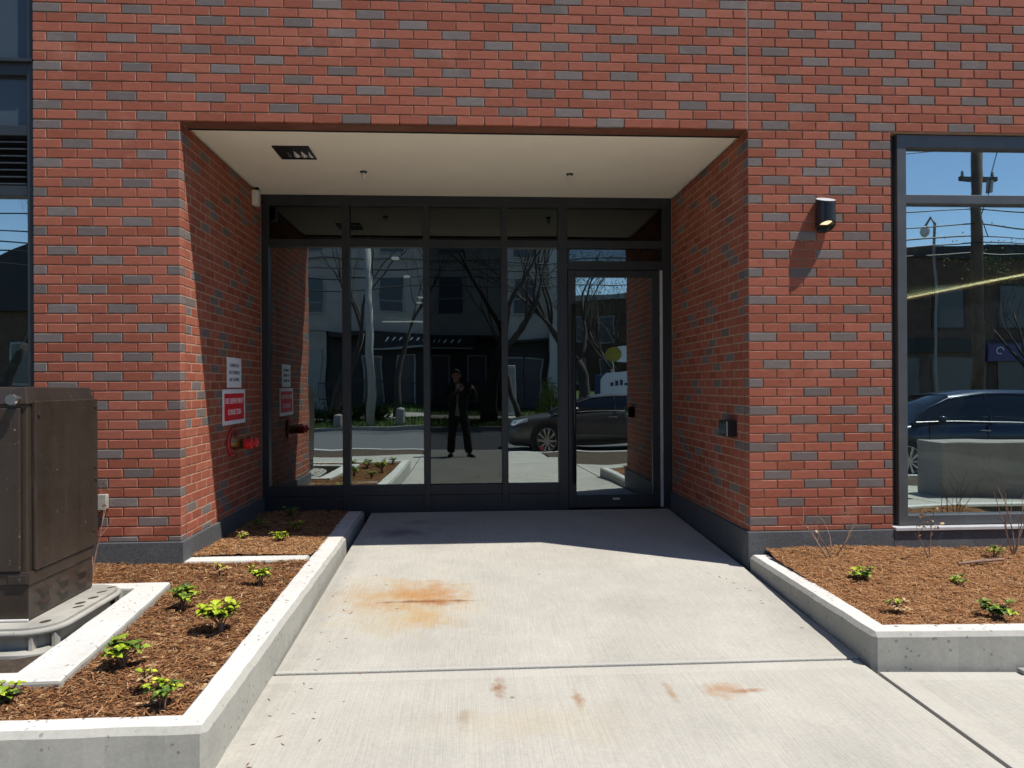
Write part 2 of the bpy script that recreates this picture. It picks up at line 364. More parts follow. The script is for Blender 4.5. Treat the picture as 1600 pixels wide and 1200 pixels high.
fk = MB().grid(lambda u, v: (-60+120*u, -16.32+.2*v, road_z(max(-24, min(24, -60+120*u)))+.13), 30, 1)
fk.grid(lambda u, v: (-60+120*u, -16.12, road_z(max(-24, min(24, -60+120*u)))-.05+.18*v), 30, 1)
struct('far_kerb', fk, 'old_concrete')
struct('verge', MB().grid(lambda u, v: (-60+120*u, -60+43.7*v, far_z(-60+120*u, -60+43.7*v)-.01), 60, 30), 'lawn')
struct('far_path', MB().grid(lambda u, v: (-60+120*u, -20.6+1.5*v, far_z(-60+120*u, -20.6+1.5*v)+.015), 60, 2), 'old_concrete')
gm = MB()
for i in range(9000):
    x = R_.uniform(-9, 9); y = R_.choice((R_.uniform(-19, -16.4), R_.uniform(-25, -20.7))); z = far_z(x, y)-.01; h = R_.uniform(.05, .16); a = R_.uniform(0, PI); d = .02
    gm.cur = R_.random(); gm.add([(x-d*math.cos(a), y-d*math.sin(a), z), (x+d*math.cos(a), y+d*math.sin(a), z), (x+R_.uniform(-.05, .05), y+R_.uniform(-.05, .05), z+h)], [(0, 1, 2)])
tag(obj('grass', gm, 'lawn'), 'rough green grass on the far side of the street', 'grass', kind='stuff')

# ------------------------------------------------------------------ the brick building
bld = thing('brick_building', (-2, 0, -.3), 'red brick building with scattered grey bricks around a recessed glazed entrance', 'building')
CRS = .0667; TOP = 43.6*CRS
LX, WL, WR, DP = -4.994, -4.014, 0.0, 2.05      # left end, recess walls, recess depth
core = MB()
J = .009; J2 = .003
core.box(LX+.002, WL-J2, J, 2.6, -.6, TOP-.004)                      # left pier
core.box(WR+J2, 1.062, J, 2.6, -.6, TOP-.004)                        # right pier
core.box(LX+.002, WL, J, .30, TOP-.002, 9.0); core.box(WR, 7.0, J, .30, TOP-.002, 9.0); core.box(WL, WR, J, .16, TOP+.022, 9.0)                       # wall over the openings
core.box(4.6, 7.0, J, .30, -.6, TOP-.004)
core.box(-9.5, -7.0, J, .30, -.6, 9.0)
core.box(-9.5, 7.0, .31, 9.0, 3.3, 9.0)                             # the storeys above
obj('wall_core', core, 'mortar', bld)
GREY = {-44: [2, 4, 28], -43: [25, 27], -42: [1, 3, 29], -41: [26], -40: [2], -39: [4, 27, 29], -38: [1, 25], -37: [3, 28, 30], -36: [26], -35: [2, 4, 25, 29], -34: [25, 27], -33: [0, 29], -32: [3, 26], -31: [25, 28, 30], -30: [1, 4], -29: [3, 27, 29], -28: [0, 24], -27: [2, 4, 28], -26: [-1, 25, 29], -25: [1, 3, 27], -24: [4], -23: [0, 2, 25, 28, 30], -22: [3, 26, 29], -20: [0, 2, 28], -19: [4, 25, 27], -18: [-1, 1, 29], -17: [3, 28], -16: [-1, 4, 24, 26], -15: [2, 29], -14: [0, 3, 25, 27], -12: [-1, 1, 4, 26, 28], -11: [3, 30], -10: [0, 25, 27], -9: [2, 4, 29], -8: [-1, 24, 26], -7: [1, 3, 28], -6: [4, 25, 29], -5: [0, 2, 27], -4: [3, 24, 27, 29], -3: [1, 26], -2: [2, 4, 24, 27, 29], -1: [0, 28], 0: [1, 3, 10, 13, 19, 23, 25, 29, 32], 1: [0, 8, 16, 18, 21, 28, 34], 2: [2, 5, 9, 14, 22, 26], 3: [1, 7, 11, 13, 17, 19, 24, 25, 29, 31, 33, 35], 4: [4, 8, 15, 27], 5: [0, 3, 6, 10, 12, 14, 18, 20, 22, 26, 30, 32, 34], 6: [1, 7, 16, 23, 28], 7: [5, 9, 13, 19, 21, 27, 31, 33, 35], 8: [0, 2, 6, 11, 15, 17, 22, 24, 25, 29], 9: [4, 10, 14, 20, 28, 32, 34], 10: [1, 5, 8, 12, 16, 18, 21, 23, 26, 30], 11: [0, 3, 7, 11, 25, 29, 33, 35], 12: [1, 5, 9, 15, 17, 20, 22, 27, 31], 13: [3, 8, 12, 14, 18, 24, 26, 30, 32, 34]}
for r in range(14, 22): GREY[r] = [i+R_.randint(0, 2) for i in range(r % 3, 40, 4)]
BR = []                                       # (x0,x1,y0,y1,z0,z1,grey)
def jx(k): return -.104+(k-24)*.2 if k < 24.4 else (.104+(k-25)*.2)
g2 = .004
for r in range(-44, 22):
    z0 = TOP+r*CRS+g2; z1 = z0+CRS-2*g2
    if r == -44: z0 = .004
    A = (r % 2 == 0)
    spans = [(LX, WL, -1, 6), (WR, 1.066, 24, 31)] if r < 0 else [(LX, WR-.007, -1, 25), (WR+.007, 3.9, 24, 45)]
    if r == -1: z1 -= .004
    for xa, xb, i0, i1 in spans:
        for i in range(i0, i1+1):
            ka, kb = (i, i+1) if A else (i-.5, i+.5)
            left = xb <= 0.0
            f = (lambda k: -.104+(k-24)*.2) if left else (lambda k: .104+(k-25)*.2)
            a, b_ = f(ka)+.004, f(kb)-.004
            a, b_ = max(a, xa), min(b_, xb)
            if a-xa < .02: a = xa
            if xb-b_ < .02: b_ = xb
            if b_-a < .03: continue
            gy = i in GREY.get(r, ())
            if r >= 0 and A and i == 24 and not left: gy = False
            d = .028
            if r < 0 and (abs(b_-WL) < 1e-6 or abs(a-WR) < 1e-6): d = .095
            BR.append((a, b_, 0, d, z0, z1, gy))
# recess side walls
for side in (0, 1):
    for r in range(-44, 0):
        z0 = TOP+r*CRS+g2; z1 = z0+CRS-2*g2
        if r == -44: z0 = .004
        y = .107+(0 if r % 2 else .1)
        ys = [.107]+[y0 for y0 in [(.107+(.2 if r % 2 else .1))+.2*k for k in range(12)] if y0 < DP-.05]+[DP-.02]
        last = -9
        for k in range(len(ys)-1):
            if ys[k+1]-ys[k] < .04: continue
            gy = (k-last > 1) and R_.random() < .17
            if gy: last = k
            ya, yb = ys[k]+(0 if k == 0 else .005), ys[k+1]-.005
            BR.append((WL-.028, WL, ya, yb, z0, z1, gy) if side == 0 else (WR, WR+.028, ya, yb, z0, z1, gy))
def area(bk):
    x0, x1, y0, y1, z0, z1, _ = bk
    s = depth_px((x0+x1)/2, y0, (z0+z1)/2)
    if z0 > 3.75 or x0 > 2.0: return 0
    if y0 > 0: return (z1-z0)*s*abs(CF*((x0-CP.x)/(y0-CP.y)-(x0-CP.x)/(y1-CP.y)))
    if x1 < -4.45 and z1 < 1.05: return 0     # behind the cabinet
    return s*s*(x1-x0)*(z1-z0)
cache = {}
def brick_mesh(dx, dy, dz, mat):
    key = (round(dx, 3), round(dy, 3), round(dz, 4), mat)
    if key not in cache:
        bm = bmesh.new(); bmesh.ops.create_cube(bm, size=1.0)
        for v in bm.verts: v.co = Vector((v.co.x*dx, v.co.y*dy, v.co.z*dz))
        bmesh.ops.bevel(bm, geom=bm.edges[:], offset=.003, segments=1, affect='EDGES')
        m = bpy.data.meshes.new('brick'); bm.to_mesh(m); bm.free(); m.attributes.new('edge', 'FLOAT', 'FACE').data.foreach_set('value', [float(max(abs(k) for k in p.normal) < .9) for p in m.polygons]); m.materials.append(MATS[mat]); cache[key] = m
    return cache[key]
for grey in (False, True):
    L = sorted([k for k in BR if k[6] == grey], key=area, reverse=True)
    nm = 'grey_brick' if grey else 'red_brick'; rest = MB()
    for n, (x0, x1, y0, y1, z0, z1, _) in enumerate(L):
        me = brick_mesh(x1-x0, y1-y0, z1-z0, nm)
        j = R_.uniform(-.0012, .0012)
        c = Vector(((x0+x1)/2, (y0+y1)/2, (z0+z1)/2)) + (Vector((0, j, 0)) if y0 == 0 else Vector((j, 0, 0)))
        if n < 300:
            o = sub(nm, me, None, bld, c-bld.location, rot=(R_.uniform(-.004, .004), R_.uniform(-.004, .004), R_.uniform(-.003, .003)))
        else:
            rest.cur = R_.uniform(.01, 1); rest.add([v.co+c for v in me.vertices], [tuple(p.vertices) for p in me.polygons]); rest.e += [a_.value for a_ in me.attributes['edge'].data]
    tag(obj(nm+'s', rest, nm, bld), kind='stuff')
# sealant joints of the panels
sl = MB(); sl.box(WR-.006, WR+.006, .003, .02, TOP+.004, 5.0); obj('sealant_joint', sl, 'sealant', bld)
for xx in (WL, WR):
    s = 1 if xx == WR else -1; sl = MB(); a, b_ = sorted((xx+s*.003, xx+s*.03)); sl.box(a, b_, .0965, .1055, 0.002, TOP-.01); obj('sealant_joint', sl, 'sealant', bld)
# stone plinth
def plinth(x0, x1, y0, y1, z0, z1): obj('plinth_stone', MB().box(x0, x1, y0, y1, z0, z1), 'plinth_stone', bld, bevel=.004)
plinth(LX-.0, WL+.022, -.022, .55, -.6, 0); plinth(WL-.05, WL+.022, .554, DP-.002, -.6, -.003)
plinth(WR-.022, 1.062, -.022, .10, -.6, 0); plinth(WR-.0225, WR+.05, .102, DP-.002, -.6, -.002)
for i in range(3): plinth(1.065+1.3*i, 1.065+1.3*i+1.297, -.016, .12, -.9, -.012)
# lintel underside and soffit
obj('lintel', MB().box(WL+.001, WR-.001, .03, .158, TOP+.001, TOP+.02), 'brown_lintel', bld)
obj('lintel_edge', MB().box(WL+.002, WR-.002, .162, .172, TOP-.006, TOP+.16), 'charcoal_frame', bld)
SOF = 2.925
obj('soffit', MB().box(WL-.02, WR+.02, .172, DP+.2, SOF, SOF+.06), 'soffit_plaster', bld)
# rooms behind the glass
rm = MB(); rm.box(WL-.5, WR+.3, 13.6, 13.7, -.4, 3.2); rm.box(WL-.5, WR+.3, DP+.2, 13.7, -.4, -.18); rm.box(WL-.5, WR+.3, DP+.21, 13.7, SOF, SOF+.1); rm.box(WL-.5, WL-.4, DP+.2, 13.7, -.2, 3); rm.box(WR, WR+.05, DP+.2, 13.7, -.2, 3)
obj('lobby_shell', rm, 'dark_room', bld)
for x, y, l in ((-3.07, 5.6, .1), (-3.05, 7.4, .1), (-3.0, 10.4, .12), (-3.1, 11.4, .12), (-2.98, 12.6, .12)): obj('lobby_ceiling_light', MB().box(x-l/2, x+l/2, y-.05, y+.05, SOF-.03, SOF-.003), 'lobby_light', bld)
obj('lobby_wall_light', MB().box(-4.15, -3.14, 13.56, 13.598, 2.66, 2.69), 'lobby_light', bld)
rm = MB(); rm.box(.06, 9.0, 9.0, 9.1, -.6, 3.3); rm.box(.06, 9.0, .35, 9.0, -.6, -.3); rm.box(.06, .12, 2.65, 9.0, -.3, 3.2); rm.box(9, 9.1, .3, 9.1, -.6, 3.3); rm.box(4.7, 9, .31, .40, -.3, 3.3)
obj('shop_shell', rm, 'dark_room', bld)
obj('shop_bulkhead', MB().box(5.72, 7.5, 4.0, 8.9, 2.52, 3.25), 'warm_room', bld)
obj('led_strip', MB().box(5.69, 5.718, 4.05, 8.8, 2.56, 2.585), 'led_strip', bld)
for x, y in ((2.6, 3.0), (3.1, 6.0)): obj('hanging_rod', MB().tube([(x, y, 3.2), (x+.02, y, -.3)], .006, 6), 'gasket_grey', bld)

# ------------------------------------------------------------------ glazed entrance screen
fr = MB(); F0 = DP; F1 = DP+.11
sc = obj('entrance_screen', MB().box(WL, WR, F0+.004, F1, SOF-.10, SOF-.001), 'charcoal_frame', bld, bevel=.003)
def bar(x0, x1, z0, z1, y0=F0, y1=F1): return obj('mullion', MB().box(x0, x1, y0, y1, z0, z1), 'charcoal_frame', sc, bevel=.003)
bar(WL, -3.949, -.2, SOF-.002, F0+.002)
for a, b_ in ((-3.247, -3.173), (-2.4635, -2.3995), (-1.698, -1.635), (-1.135, -1.042)): bar(a, b_, -.2, SOF-.002)
bar(-.088, WR-.002, -.2, SOF-.002, F0+.002)
PX = [(-3.949, -3.247), (-3.173, -2.4635), (-2.3995, -1.698), (-1.635, -1.135), (-1.042, -.088)]
for i, (a, b_) in enumerate(PX):
    obj('transom_bar', MB().box(a, b_, F0+.003, F1, 2.422, 2.494), 'charcoal_frame', sc, bevel=.003)
    p = obj('pane', MB().box(a-.01, b_+.01, F0+.05, F0+.056, 2.49, SOF-.095), 'transom_glass', sc)
    if i < 4:
        obj('sill_bar', MB().box(a, b_, F0+.003, F1, .0, .097), 'charcoal_frame', sc, bevel=.003)
        obj('base_panel', MB().box(a, b_, F0+.008, F1, -.24, -.003), 'charcoal_frame', sc, bevel=.003)
        t = [(.0010, .0000), (-.0012, .001), (.0004, .0), (.002, -.0015)][i]
        cxm, czm = (a+b_)/2, 1.25
        m = MB().box(a-.012-cxm, b_+.012-cxm, 0, .006, .09-czm, 2.43-czm)
        o = obj('pane', m, 'film_glass' if i == 2 else 'coated_glass'); o.parent = sc; o.location = Vector((cxm, F0+.05, czm))-wloc(sc); o.rotation_euler = (t[1], 0, t[0])
# the door
obj('door_transom', MB().box(-1.042, -.088, F0+.003, F1, 2.21, 2.293), 'charcoal_frame', sc, bevel=.003)
obj('pane', MB().box(-1.05, -.08, F0+.05, F0+.056, 2.28, 2.43), 'film_glass', sc)
door = obj('door', MB().box(-1.036, -.960, F0+.012, F0+.062, -.15, 2.204), 'charcoal_frame', bld, bevel=.003)
obj('door_stile', MB().box(-.194, -.120, F0+.012, F0+.062, -.15, 2.204), 'charcoal_frame', door, bevel=.003)
obj('door_rail', MB().box(-.959, -.195, F0+.014, F0+.06, 2.134, 2.204), 'charcoal_frame', door, bevel=.003)
obj('door_rail', MB().box(-.959, -.195, F0+.014, F0+.06, -.15, -.024), 'charcoal_frame', door, bevel=.003)
obj('door_glass', MB().box(-.965, -.19, F0+.034, F0+.040, -.03, 2.14), 'coated_glass', door)
hd = MB().tube([(-.985, F0-.05, .10), (-.985, F0-.05, 1.86)], .016, 10)
for z in (.3, 1.6): hd.tube([(-.985, F0-.05, z), (-.985, F0+.02, z)], .010, 8)
obj('door_handle', hd, 'black_plastic', door, smooth=True)
obj('door_plate', MB().box(-.60, -.53, F0+.008, F0+.0135, -.075, -.055), 'gasket_grey', door)
obj('door_gasket', MB().box(-.118, -.09, F0+.006, F0+.06, -.15, 2.204), 'gasket_grey', door)

# ------------------------------------------------------------------ shop window on the right
win = obj('shop_window', MB().box(1.066, 1.125, .075, .16, .0, TOP-.006), 'window_frame', bld, bevel=.002)
def wbar(n, x0, x1, z0, z1, y0=.03, y1=.15): obj(n, MB().box(x0, x1, y0, y1, z0, z1), 'window_frame', win, bevel=.003)
wbar('frame_jamb', 1.132, 1.202, .022, TOP-.008); wbar('frame_head', 1.202, 4.59, 2.808, TOP-.008, .033); wbar('transom_bar', 1.202, 4.59, 2.393, 2.459, .033); wbar('sill_bar', 1.202, 4.59, .022, .092, .033)
wbar('mullion', 2.86, 2.93, .022, TOP-.008, .031)
obj('window_sill', MB().box(1.07, 4.59, -.035, .16, -.008, .016), 'gasket_grey', win, bevel=.003)
for (z0, z1) in ((.085, 2.40), (2.452, 2.815)):
    for a, b_ in ((1.195, 2.865), (2.925, 4.592)): obj('pane', MB().box(a, b_, .085, .091, z0, z1), 'shop_glass', win)
obj('notice', MB().box(1.24, 1.30, .093, .095, 1.20, 1.42), 'sign_white', win)
# ------------------------------------------------------------------ window stack at the left end
lw = obj('window_stack', MB().box(-5.043, -4.999, .02, .14, -.5, 6.5), 'charcoal_frame', bld, bevel=.003)
for z0, z1 in ((3.216, 3.305), (2.80, 2.87), (2.385, 2.455), (-.1, .0)): obj('frame_rail', MB().box(-6.95, -5.044, .024, .14, z0, z1), 'charcoal_frame', lw, bevel=.003)
obj('frame_ledge', MB().box(-6.95, -5.0, -.01, .05, 3.298, 3.318), 'charcoal_frame', lw)
obj('spandrel_panel', MB().box(-6.95, -5.045, .07, .08, 3.305, 6.4), 'spandrel', lw); obj('spandrel_panel', MB().box(-6.95, -5.045, .07, .08, 2.86, 3.22), 'spandrel', lw)
for i in range(7):
    z = 2.465+i*.048; obj('louvre_slat', MB().hexa([(-6.9, .03, z), (-5.05, .03, z), (-5.05, .09, z+.03), (-6.9, .09, z+.03)], [(-6.9, .03, z+.006), (-5.05, .03, z+.006), (-5.05, .09, z+.036), (-6.9, .09, z+.036)]), 'louvre_metal', lw)
obj('louvre_back', MB().box(-6.95, -5.045, .10, .11, 2.45, 2.81), 'black_plastic', lw)
obj('pane', MB().box(-6.95, -5.04, .075, .081, -.02, 2.39), 'shop_glass', lw)
obj('room_back', MB().box(-7, -4.99, 2.4, 2.5, -.6, 6.4), 'dark_room', bld); obj('room_wall', MB().box(-7.1, -7.0, .05, 2.5, -.6, 6.4), 'dark_room', bld)

# ------------------------------------------------------------------ things fixed to the building
lamp = thing('wall_lamp', (.546, 0, 2.16), 'black half round wall lamp on the right brick pier', 'lamp')
N = 20
def lampring(z_fn, r, cy=-.062): return [(.546+r*math.cos(2*PI*k/N), cy+r*math.sin(2*PI*k/N), z_fn(cy+r*math.sin(2*PI*k/N))) for k in range(N)]
zt = lambda y: 2.418+(y)*.42; zb = lambda y: 2.163-(y)*.55
m = MB(); o_, t_ = lampring(zb, .066), lampring(zt, .066); i_ = lampring(lambda y: zb(y), .056); i2 = lampring(lambda y: zb(y)+.07, .05)
m.add(o_+t_+i_+i2, [(k, (k+1) % N, N+(k+1) % N, N+k) for k in range(N)]+[(k, 2*N+k, 2*N+(k+1) % N, (k+1) % N) for k in range(N)]+[(2*N+k, 3*N+k, 3*N+(k+1) % N, 2*N+(k+1) % N) for k in range(N)])
obj('lamp_body', m, 'black_plastic', lamp, smooth=False)
obj('lamp_cap', MB().add(lampring(lambda y: zt(y)+.001, .066), [tuple(range(N))]), 'gasket_grey', lamp)  # pale grey cap colour paints in sunlight on the sloped top
obj('lamp_lens', MB().add(lampring(lambda y: zb(y)+.045, .052), [tuple(range(N))]), 'lamp_glow', lamp)
obj('lamp_bracket', MB().box(.50, .592, -.02, .0, 2.2, 2.38), 'black_plastic', lamp)
# intercom box on the right recess wall
ic = thing('intercom_box', (0, .36, .667), 'small black intercom box on the right recess wall', 'intercom')
obj('housing', MB().box(-.075, 0.0, .25, .45, .667, .79), 'black_plastic', ic, bevel=.004)
obj('edge_strip', MB().box(-.079, -.0755, .246, .256, .672, .785), 'gasket_grey', ic)
obj('reader_face', MB().box(-.079, -.0752, .27, .44, .69, .77), 'spandrel', ic)
# alarm box top left
al = thing('alarm_box', (-4.0, 1.8, 2.74), 'white alarm box mounted high in the left recess corner', 'alarm')
obj('housing', MB().box(WL, WL+.055, 1.73, 1.82, 2.745, 2.885), 'white_plastic', al, bevel=.006)
obj('bracket', MB().tube([(WL+.02, 1.80, 2.885), (WL+.03, 1.82, SOF)], .018, 8), 'black_plastic', al); obj('lens_face', MB().box(WL+.006, WL+.05, 1.822, 1.84, 2.76, 2.87), 'black_plastic', al)
# signs
RT, UPV = (0, 1, 0), (0, 0, 1)
s1 = thing('wall_sign', (WL, 1.18, 1.06), 'white sprinkler and standpipe sign above the red sign', 'sign')
obj('plate', MB().box(WL+.001, WL+.005, .99, 1.375, 1.06, 1.312), 'sign_white', s1, bevel=.002)
for i, t in enumerate(('COMBINATION', 'AUTO SPRINKLER', 'AND STANDPIPE')): text_obj('lettering', t, 'sign_navy', s1, (WL+.0056, 1.18, 1.245-.06*i), RT, UPV, .042, .25+.04*(i == 1)+.02*(i == 2))
s2 = thing('wall_sign', (WL, 1.18, .75), 'red fire department connection sign with white border', 'sign')
obj('plate', MB().box(WL+.001, WL+.005, .875, 1.482, .75, 1.045), 'sign_white', s2, bevel=.002)
obj('red_panel', MB().box(WL+.0045, WL+.0062, .915, 1.445, .785, 1.01), 'sign_red', s2)
text_obj('lettering', 'FIRE DEPARTMENT', 'sign_white', s2, (WL+.0068, 1.18, .945), RT, UPV, .066, .49); text_obj('lettering', 'CONNECTION', 'sign_white', s2, (WL+.0068, 1.18, .852), RT, UPV, .066, .35)
for y in (.89, 1.468):
    for z in (.763, 1.032): obj('rivet', MB().ball((WL+.0055, y, z), .003, .006, .006, 8, 6), 'steel', s2)
# fire hose connection
fc = thing('fire_connection', (WL, 1.09, .6), 'red capped fire hose connection under the red sign', 'hydrant valve')
def lathe_x(mb, prof, c, n=20):
    vs = [(c[0]+a, c[1]+r*math.cos(2*PI*k/n), c[2]+r*math.sin(2*PI*k/n)) for a, r in prof for k in range(n)]
    mb.add(vs, [(i*n+k, i*n+(k+1) % n, (i+1)*n+(k+1) % n, (i+1)*n+k) for i in range(len(prof)-1) for k in range(n)]); return mb
obj('escutcheon', lathe_x(MB(), [(.001, .0), (.001, .112), (.012, .112), (.02, .09), (.022, .07), (.022, 0)], (WL, 1.09, .6)), 'cast_red', fc)
obj('escutcheon_rim', lathe_x(MB(), [(.012, .116), (.020, .112), (.020, .104), (.012, .104)], (WL, 1.09, .6)), 'valve_red', fc)
obj('pipe', lathe_x(MB(), [(.02, .06), (.05, .052), (.12, .05), (.13, .058), (.145, .058)], (WL, 1.09, .6)), 'brass', fc, smooth=True)
for dy in (-.075, .075):
    arm = MB().tube([(WL+.10, 1.09, .6), (WL+.14, 1.09+dy*.7, .6), (WL+.17, 1.09+dy, .595)], [.045, .042, .04], 12); obj('outlet', arm, 'brass', fc, smooth=True)
    obj('cap', lathe_x(MB(), [(.145, .0), (.145, .043), (.19, .043), (.195, .038), (.195, .016), (.21, .012), (.21, 0)], (WL, 1.09+dy, .594)), 'valve_red', fc)
# soffit fittings
cl = thing('soffit_light', (-3.39, .72, SOF), 'recessed soffit light with white fins left of centre', 'light')
m = MB(); X0, X1, Y0, Y1 = -3.53, -3.25, .56, .88
m.box(X0, X1, Y0, Y0+.02, SOF-.012, SOF-.001); m.box(X0, X1, Y1-.02, Y1, SOF-.012, SOF-.001); m.box(X0, X0+.02, Y0+.02, Y1-.02, SOF-.012, SOF-.001); m.box(X1-.02, X1, Y0+.02, Y1-.02, SOF-.012, SOF-.001)
obj('frame', m, 'black_plastic', cl); obj('recess', MB().box(X0+.02, X1-.02, Y0+.02, Y1-.02, SOF-.004, SOF-.001), 'black_plastic', cl)
for k in range(4):
    x = X0+.055+k*.058; obj('fin', MB().add([(x, Y1-.06, SOF-.005), (x+.05, Y1-.06, SOF-.005), (x+.025, Y0+.12, SOF-.005), (x+.025, Y1-.07, SOF-.02)], [(0, 1, 3), (1, 2, 3), (2, 0, 3)]), 'white_plastic' if k else 'charcoal_frame', cl)
for x, lab in ((-2.923, 'white sprinkler stub in the soffit nearer the recessed light'), (-1.127, 'small sprinkler stub in the soffit above the door side')):
    sp = thing('sprinkler', (x, 1.24, SOF), lab, 'sprinkler', 'soffit sprinklers')
    obj('collar', MB().tube([(x, 1.24, SOF), (x, 1.24, SOF-.012)], [.032, .028], 14), 'charcoal_frame', sp); obj('stem', MB().tube([(x, 1.24, SOF-.01), (x+.004, 1.24, SOF-.06)], .010, 10), 'white_metal', sp)
    obj('deflector', MB().tube([(x+.004, 1.24, SOF-.06), (x+.004, 1.24, SOF-.065)], .02, 12), 'white_metal', sp)
# outlet box low on the left pier
ob = thing('outlet_box', (-4.53, 0, .22), 'small grey outlet box low on the left brick pier', 'outlet')
obj('housing', MB().box(-4.562, -4.497, -.05, 0.0, .235, .335), 'vault_plastic', ob, bevel=.006); obj('cover', MB().box(-4.566, -4.493, -.058, -.05, .232, .338), 'vault_plastic', ob, bevel=.003)

# ------------------------------------------------------------------ planter kerbs
def kerb(poly, zb_, zt_, label, ch=.022, sg=1):
    P_ = []; rr = random.Random(len(label))
    for i in range(len(poly)):
        a, c = Vector(poly[i]), Vector(poly[(i+1) % len(poly)]); n = max(1, int((c-a).length/.07)); d = (c-a).normalized(); nn = Vector((d.y, -d.x))
        for k in range(n): q = a.lerp(c, k/n)+(nn*(rr.uniform(-.0022, .0022)+.003*mnoise.noise((a.x+k*.35, a.y, 1))) if k else Vector((0, 0))); P_.append((q.x, q.y))
    poly = P_
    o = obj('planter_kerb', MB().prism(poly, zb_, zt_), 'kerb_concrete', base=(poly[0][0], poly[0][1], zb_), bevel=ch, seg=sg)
    o.data.materials.append(MATS['shaded_formed_concrete'])                   # board-cast sides darkened, trowelled top lightened: side shade put into the colour
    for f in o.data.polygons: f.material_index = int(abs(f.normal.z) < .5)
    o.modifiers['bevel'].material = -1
    return tag(o, label, 'kerb')
kerb([(-9.0, -2.61), (-2.965, -2.585), (-3.035, 2.03), (-3.215, 2.03), (-3.107, -2.455), (-9.0, -2.475)], -.6, -.142, 'long pale concrete planter kerb along the left of the walk')
kerb([(-4.02, -.012), (-3.163, -.012), (-3.17, .165), (-4.02, .215)], -.4, -.140, 'short pale kerb crossing the left planting bed', .010)
kerb([(-5.6, -2.16), (-3.70, -2.13), (-3.862, -.572), (-5.6, -.572), (-5.6, -.70), (-4.03, -.70), (-3.94, -2.02), (-5.6, -2.03)], -.45, -.132, 'white kerb around the brown utility cabinet', .014, 2)
kerb([(-.018, -.026), (-.052, -1.738), (4.4, -1.95), (4.4, -1.80), (.085, -1.60), (.135, -.026)], -.6, -.158, 'pale concrete planter kerb at the right of the walk')
# soil and mulch
def in_poly(x, y, P):
    c = False; n = len(P)
    for i in range(n):
        (x1, y1), (x2, y2) = P[i], P[i-1]
        if (y1 > y) != (y2 > y) and x < (x2-x1)*(y-y1)/(y2-y1)+x1: c = not c
    return c
def mulch(polys, holes, zf, count, label, seed, spill=lambda rr: []):
    rr = random.Random(seed); m = MB()
    xs = [p[0] for P in polys for p in P]; ys = [p[1] for P in polys for p in P]; X0, X1, Y0, Y1 = min(xs), max(xs), min(ys), max(ys)
    ok = lambda x, y: any(in_poly(x, y, P) for P in polys) and not any(in_poly(x, y, H) for H in holes)
    st = .03; nx, ny = int((X1-X0)/st), int((Y1-Y0)/st); idx = {}
    for j in range(ny+1):
        for i in range(nx+1):
            x, y = X0+i*st, Y0+j*st; idx[i, j] = (x, y, zf(x, y)+.012*mnoise.noise((x*9, y*9, 3))+.006*mnoise.noise((x*40, y*40, 1)))
    for j in range(ny):
        for i in range(nx):
            if ok(X0+(i+.5)*st, Y0+(j+.5)*st):
                m.cur = .16+.10*mnoise.noise((X0+i*.5, j*.5, 2)); m.add([idx[i, j], idx[i+1, j], idx[i+1, j+1], idx[i, j+1]], [(0, 1, 2, 3)])
    n = 0
    while n < count:
        x, y = rr.uniform(X0, X1), rr.uniform(Y0, Y1)
        if not ok(x, y): continue
        n += 1; z = zf(x, y)+.012*mnoise.noise((x*9, y*9, 3))+rr.uniform(0, .012)
        L = rr.choice((.008, .011, .014, .018, .024, .03))*rr.uniform(.6, 1.2); wd = rr.uniform(.0012, .0034); a = rr.uniform(0, 2*PI); ti = rr.gauss(0, .22)
        d = Vector((math.cos(a)*math.cos(ti), math.sin(a)*math.cos(ti), math.sin(ti))); s = Vector((-math.sin(a), math.cos(a), rr.uniform(-.4, .4))).normalized()*wd; p = Vector((x, y, z)); u = Vector((0, 0, wd*.7))
        m.cur = min(.999, max(.02, rr.gauss(.50, .22)))
        m.add([p-d*L-s*.4, p-d*L+s*.4, p+d*L+s*.5, p+d*L-s*.5, p+s+u*.2, p-s+u*.2, p+u], [(0, 1, 4, 6), (4, 2, 6), (2, 3, 6), (3, 5, 6), (5, 0, 6)])
    for x, y, z in spill(rr):
        L = rr.uniform(.006, .02); wd = rr.uniform(.0012, .003); a = rr.uniform(0, 2*PI); d = Vector((math.cos(a), math.sin(a), 0)); q = Vector((-d.y, d.x, 0))*wd; p = Vector((x, y, z)); m.cur = rr.uniform(.05, .7)
        m.add([p-d*L, p+q, p+d*L, p-q, p+Vector((0, 0, wd))], [(0, 1, 4), (1, 2, 4), (2, 3, 4), (3, 0, 4)])
    return tag(obj('mulch', m, 'mulch'), label, 'mulch', kind='stuff')
bed_l = [(-6.2, -2.50), (-3.07, -2.50), (-3.14, -.0), (-4.0, -.0), (-4.02, -.018), (-6.2, -.018)]
pad = [(-5.6, -2.15), (-3.75, -2.13), (-3.90, -.58), (-5.6, -.58)]
zl = lambda x, y: -.172+.028*max(0, min(1, (y+1.2)/1.1))+.016*math.sin(x*2.1+y)
mulch([bed_l], [pad], zl, 42000, 'brown shredded wood mulch in the left planting bed', 1, lambda rr: [(-3.06+rr.uniform(-.05, .05), rr.uniform(-2.4, 0), -.139) for _ in range(11)]+[(rr.uniform(-3.9, -3.15), -2.49+rr.uniform(-.02, .03), -.139) for _ in range(12)]+[(rr.choice((-2.93, -2.9, -2.8))+abs(rr.gauss(0, .12)), yy, gz(-2.8, yy)+.002) for yy in [rr.uniform(-2.6, 0) for _ in range(40)]]+[(-3.84+.09*(-yy-1.3)+rr.uniform(-.06, .05), yy, -.129) for yy in [rr.uniform(-2, -.7) for _ in range(9)]])
bed_b = [(-3.995, .13), (-3.14, .13), (-3.18, 2.045), (-3.995, 2.045)]
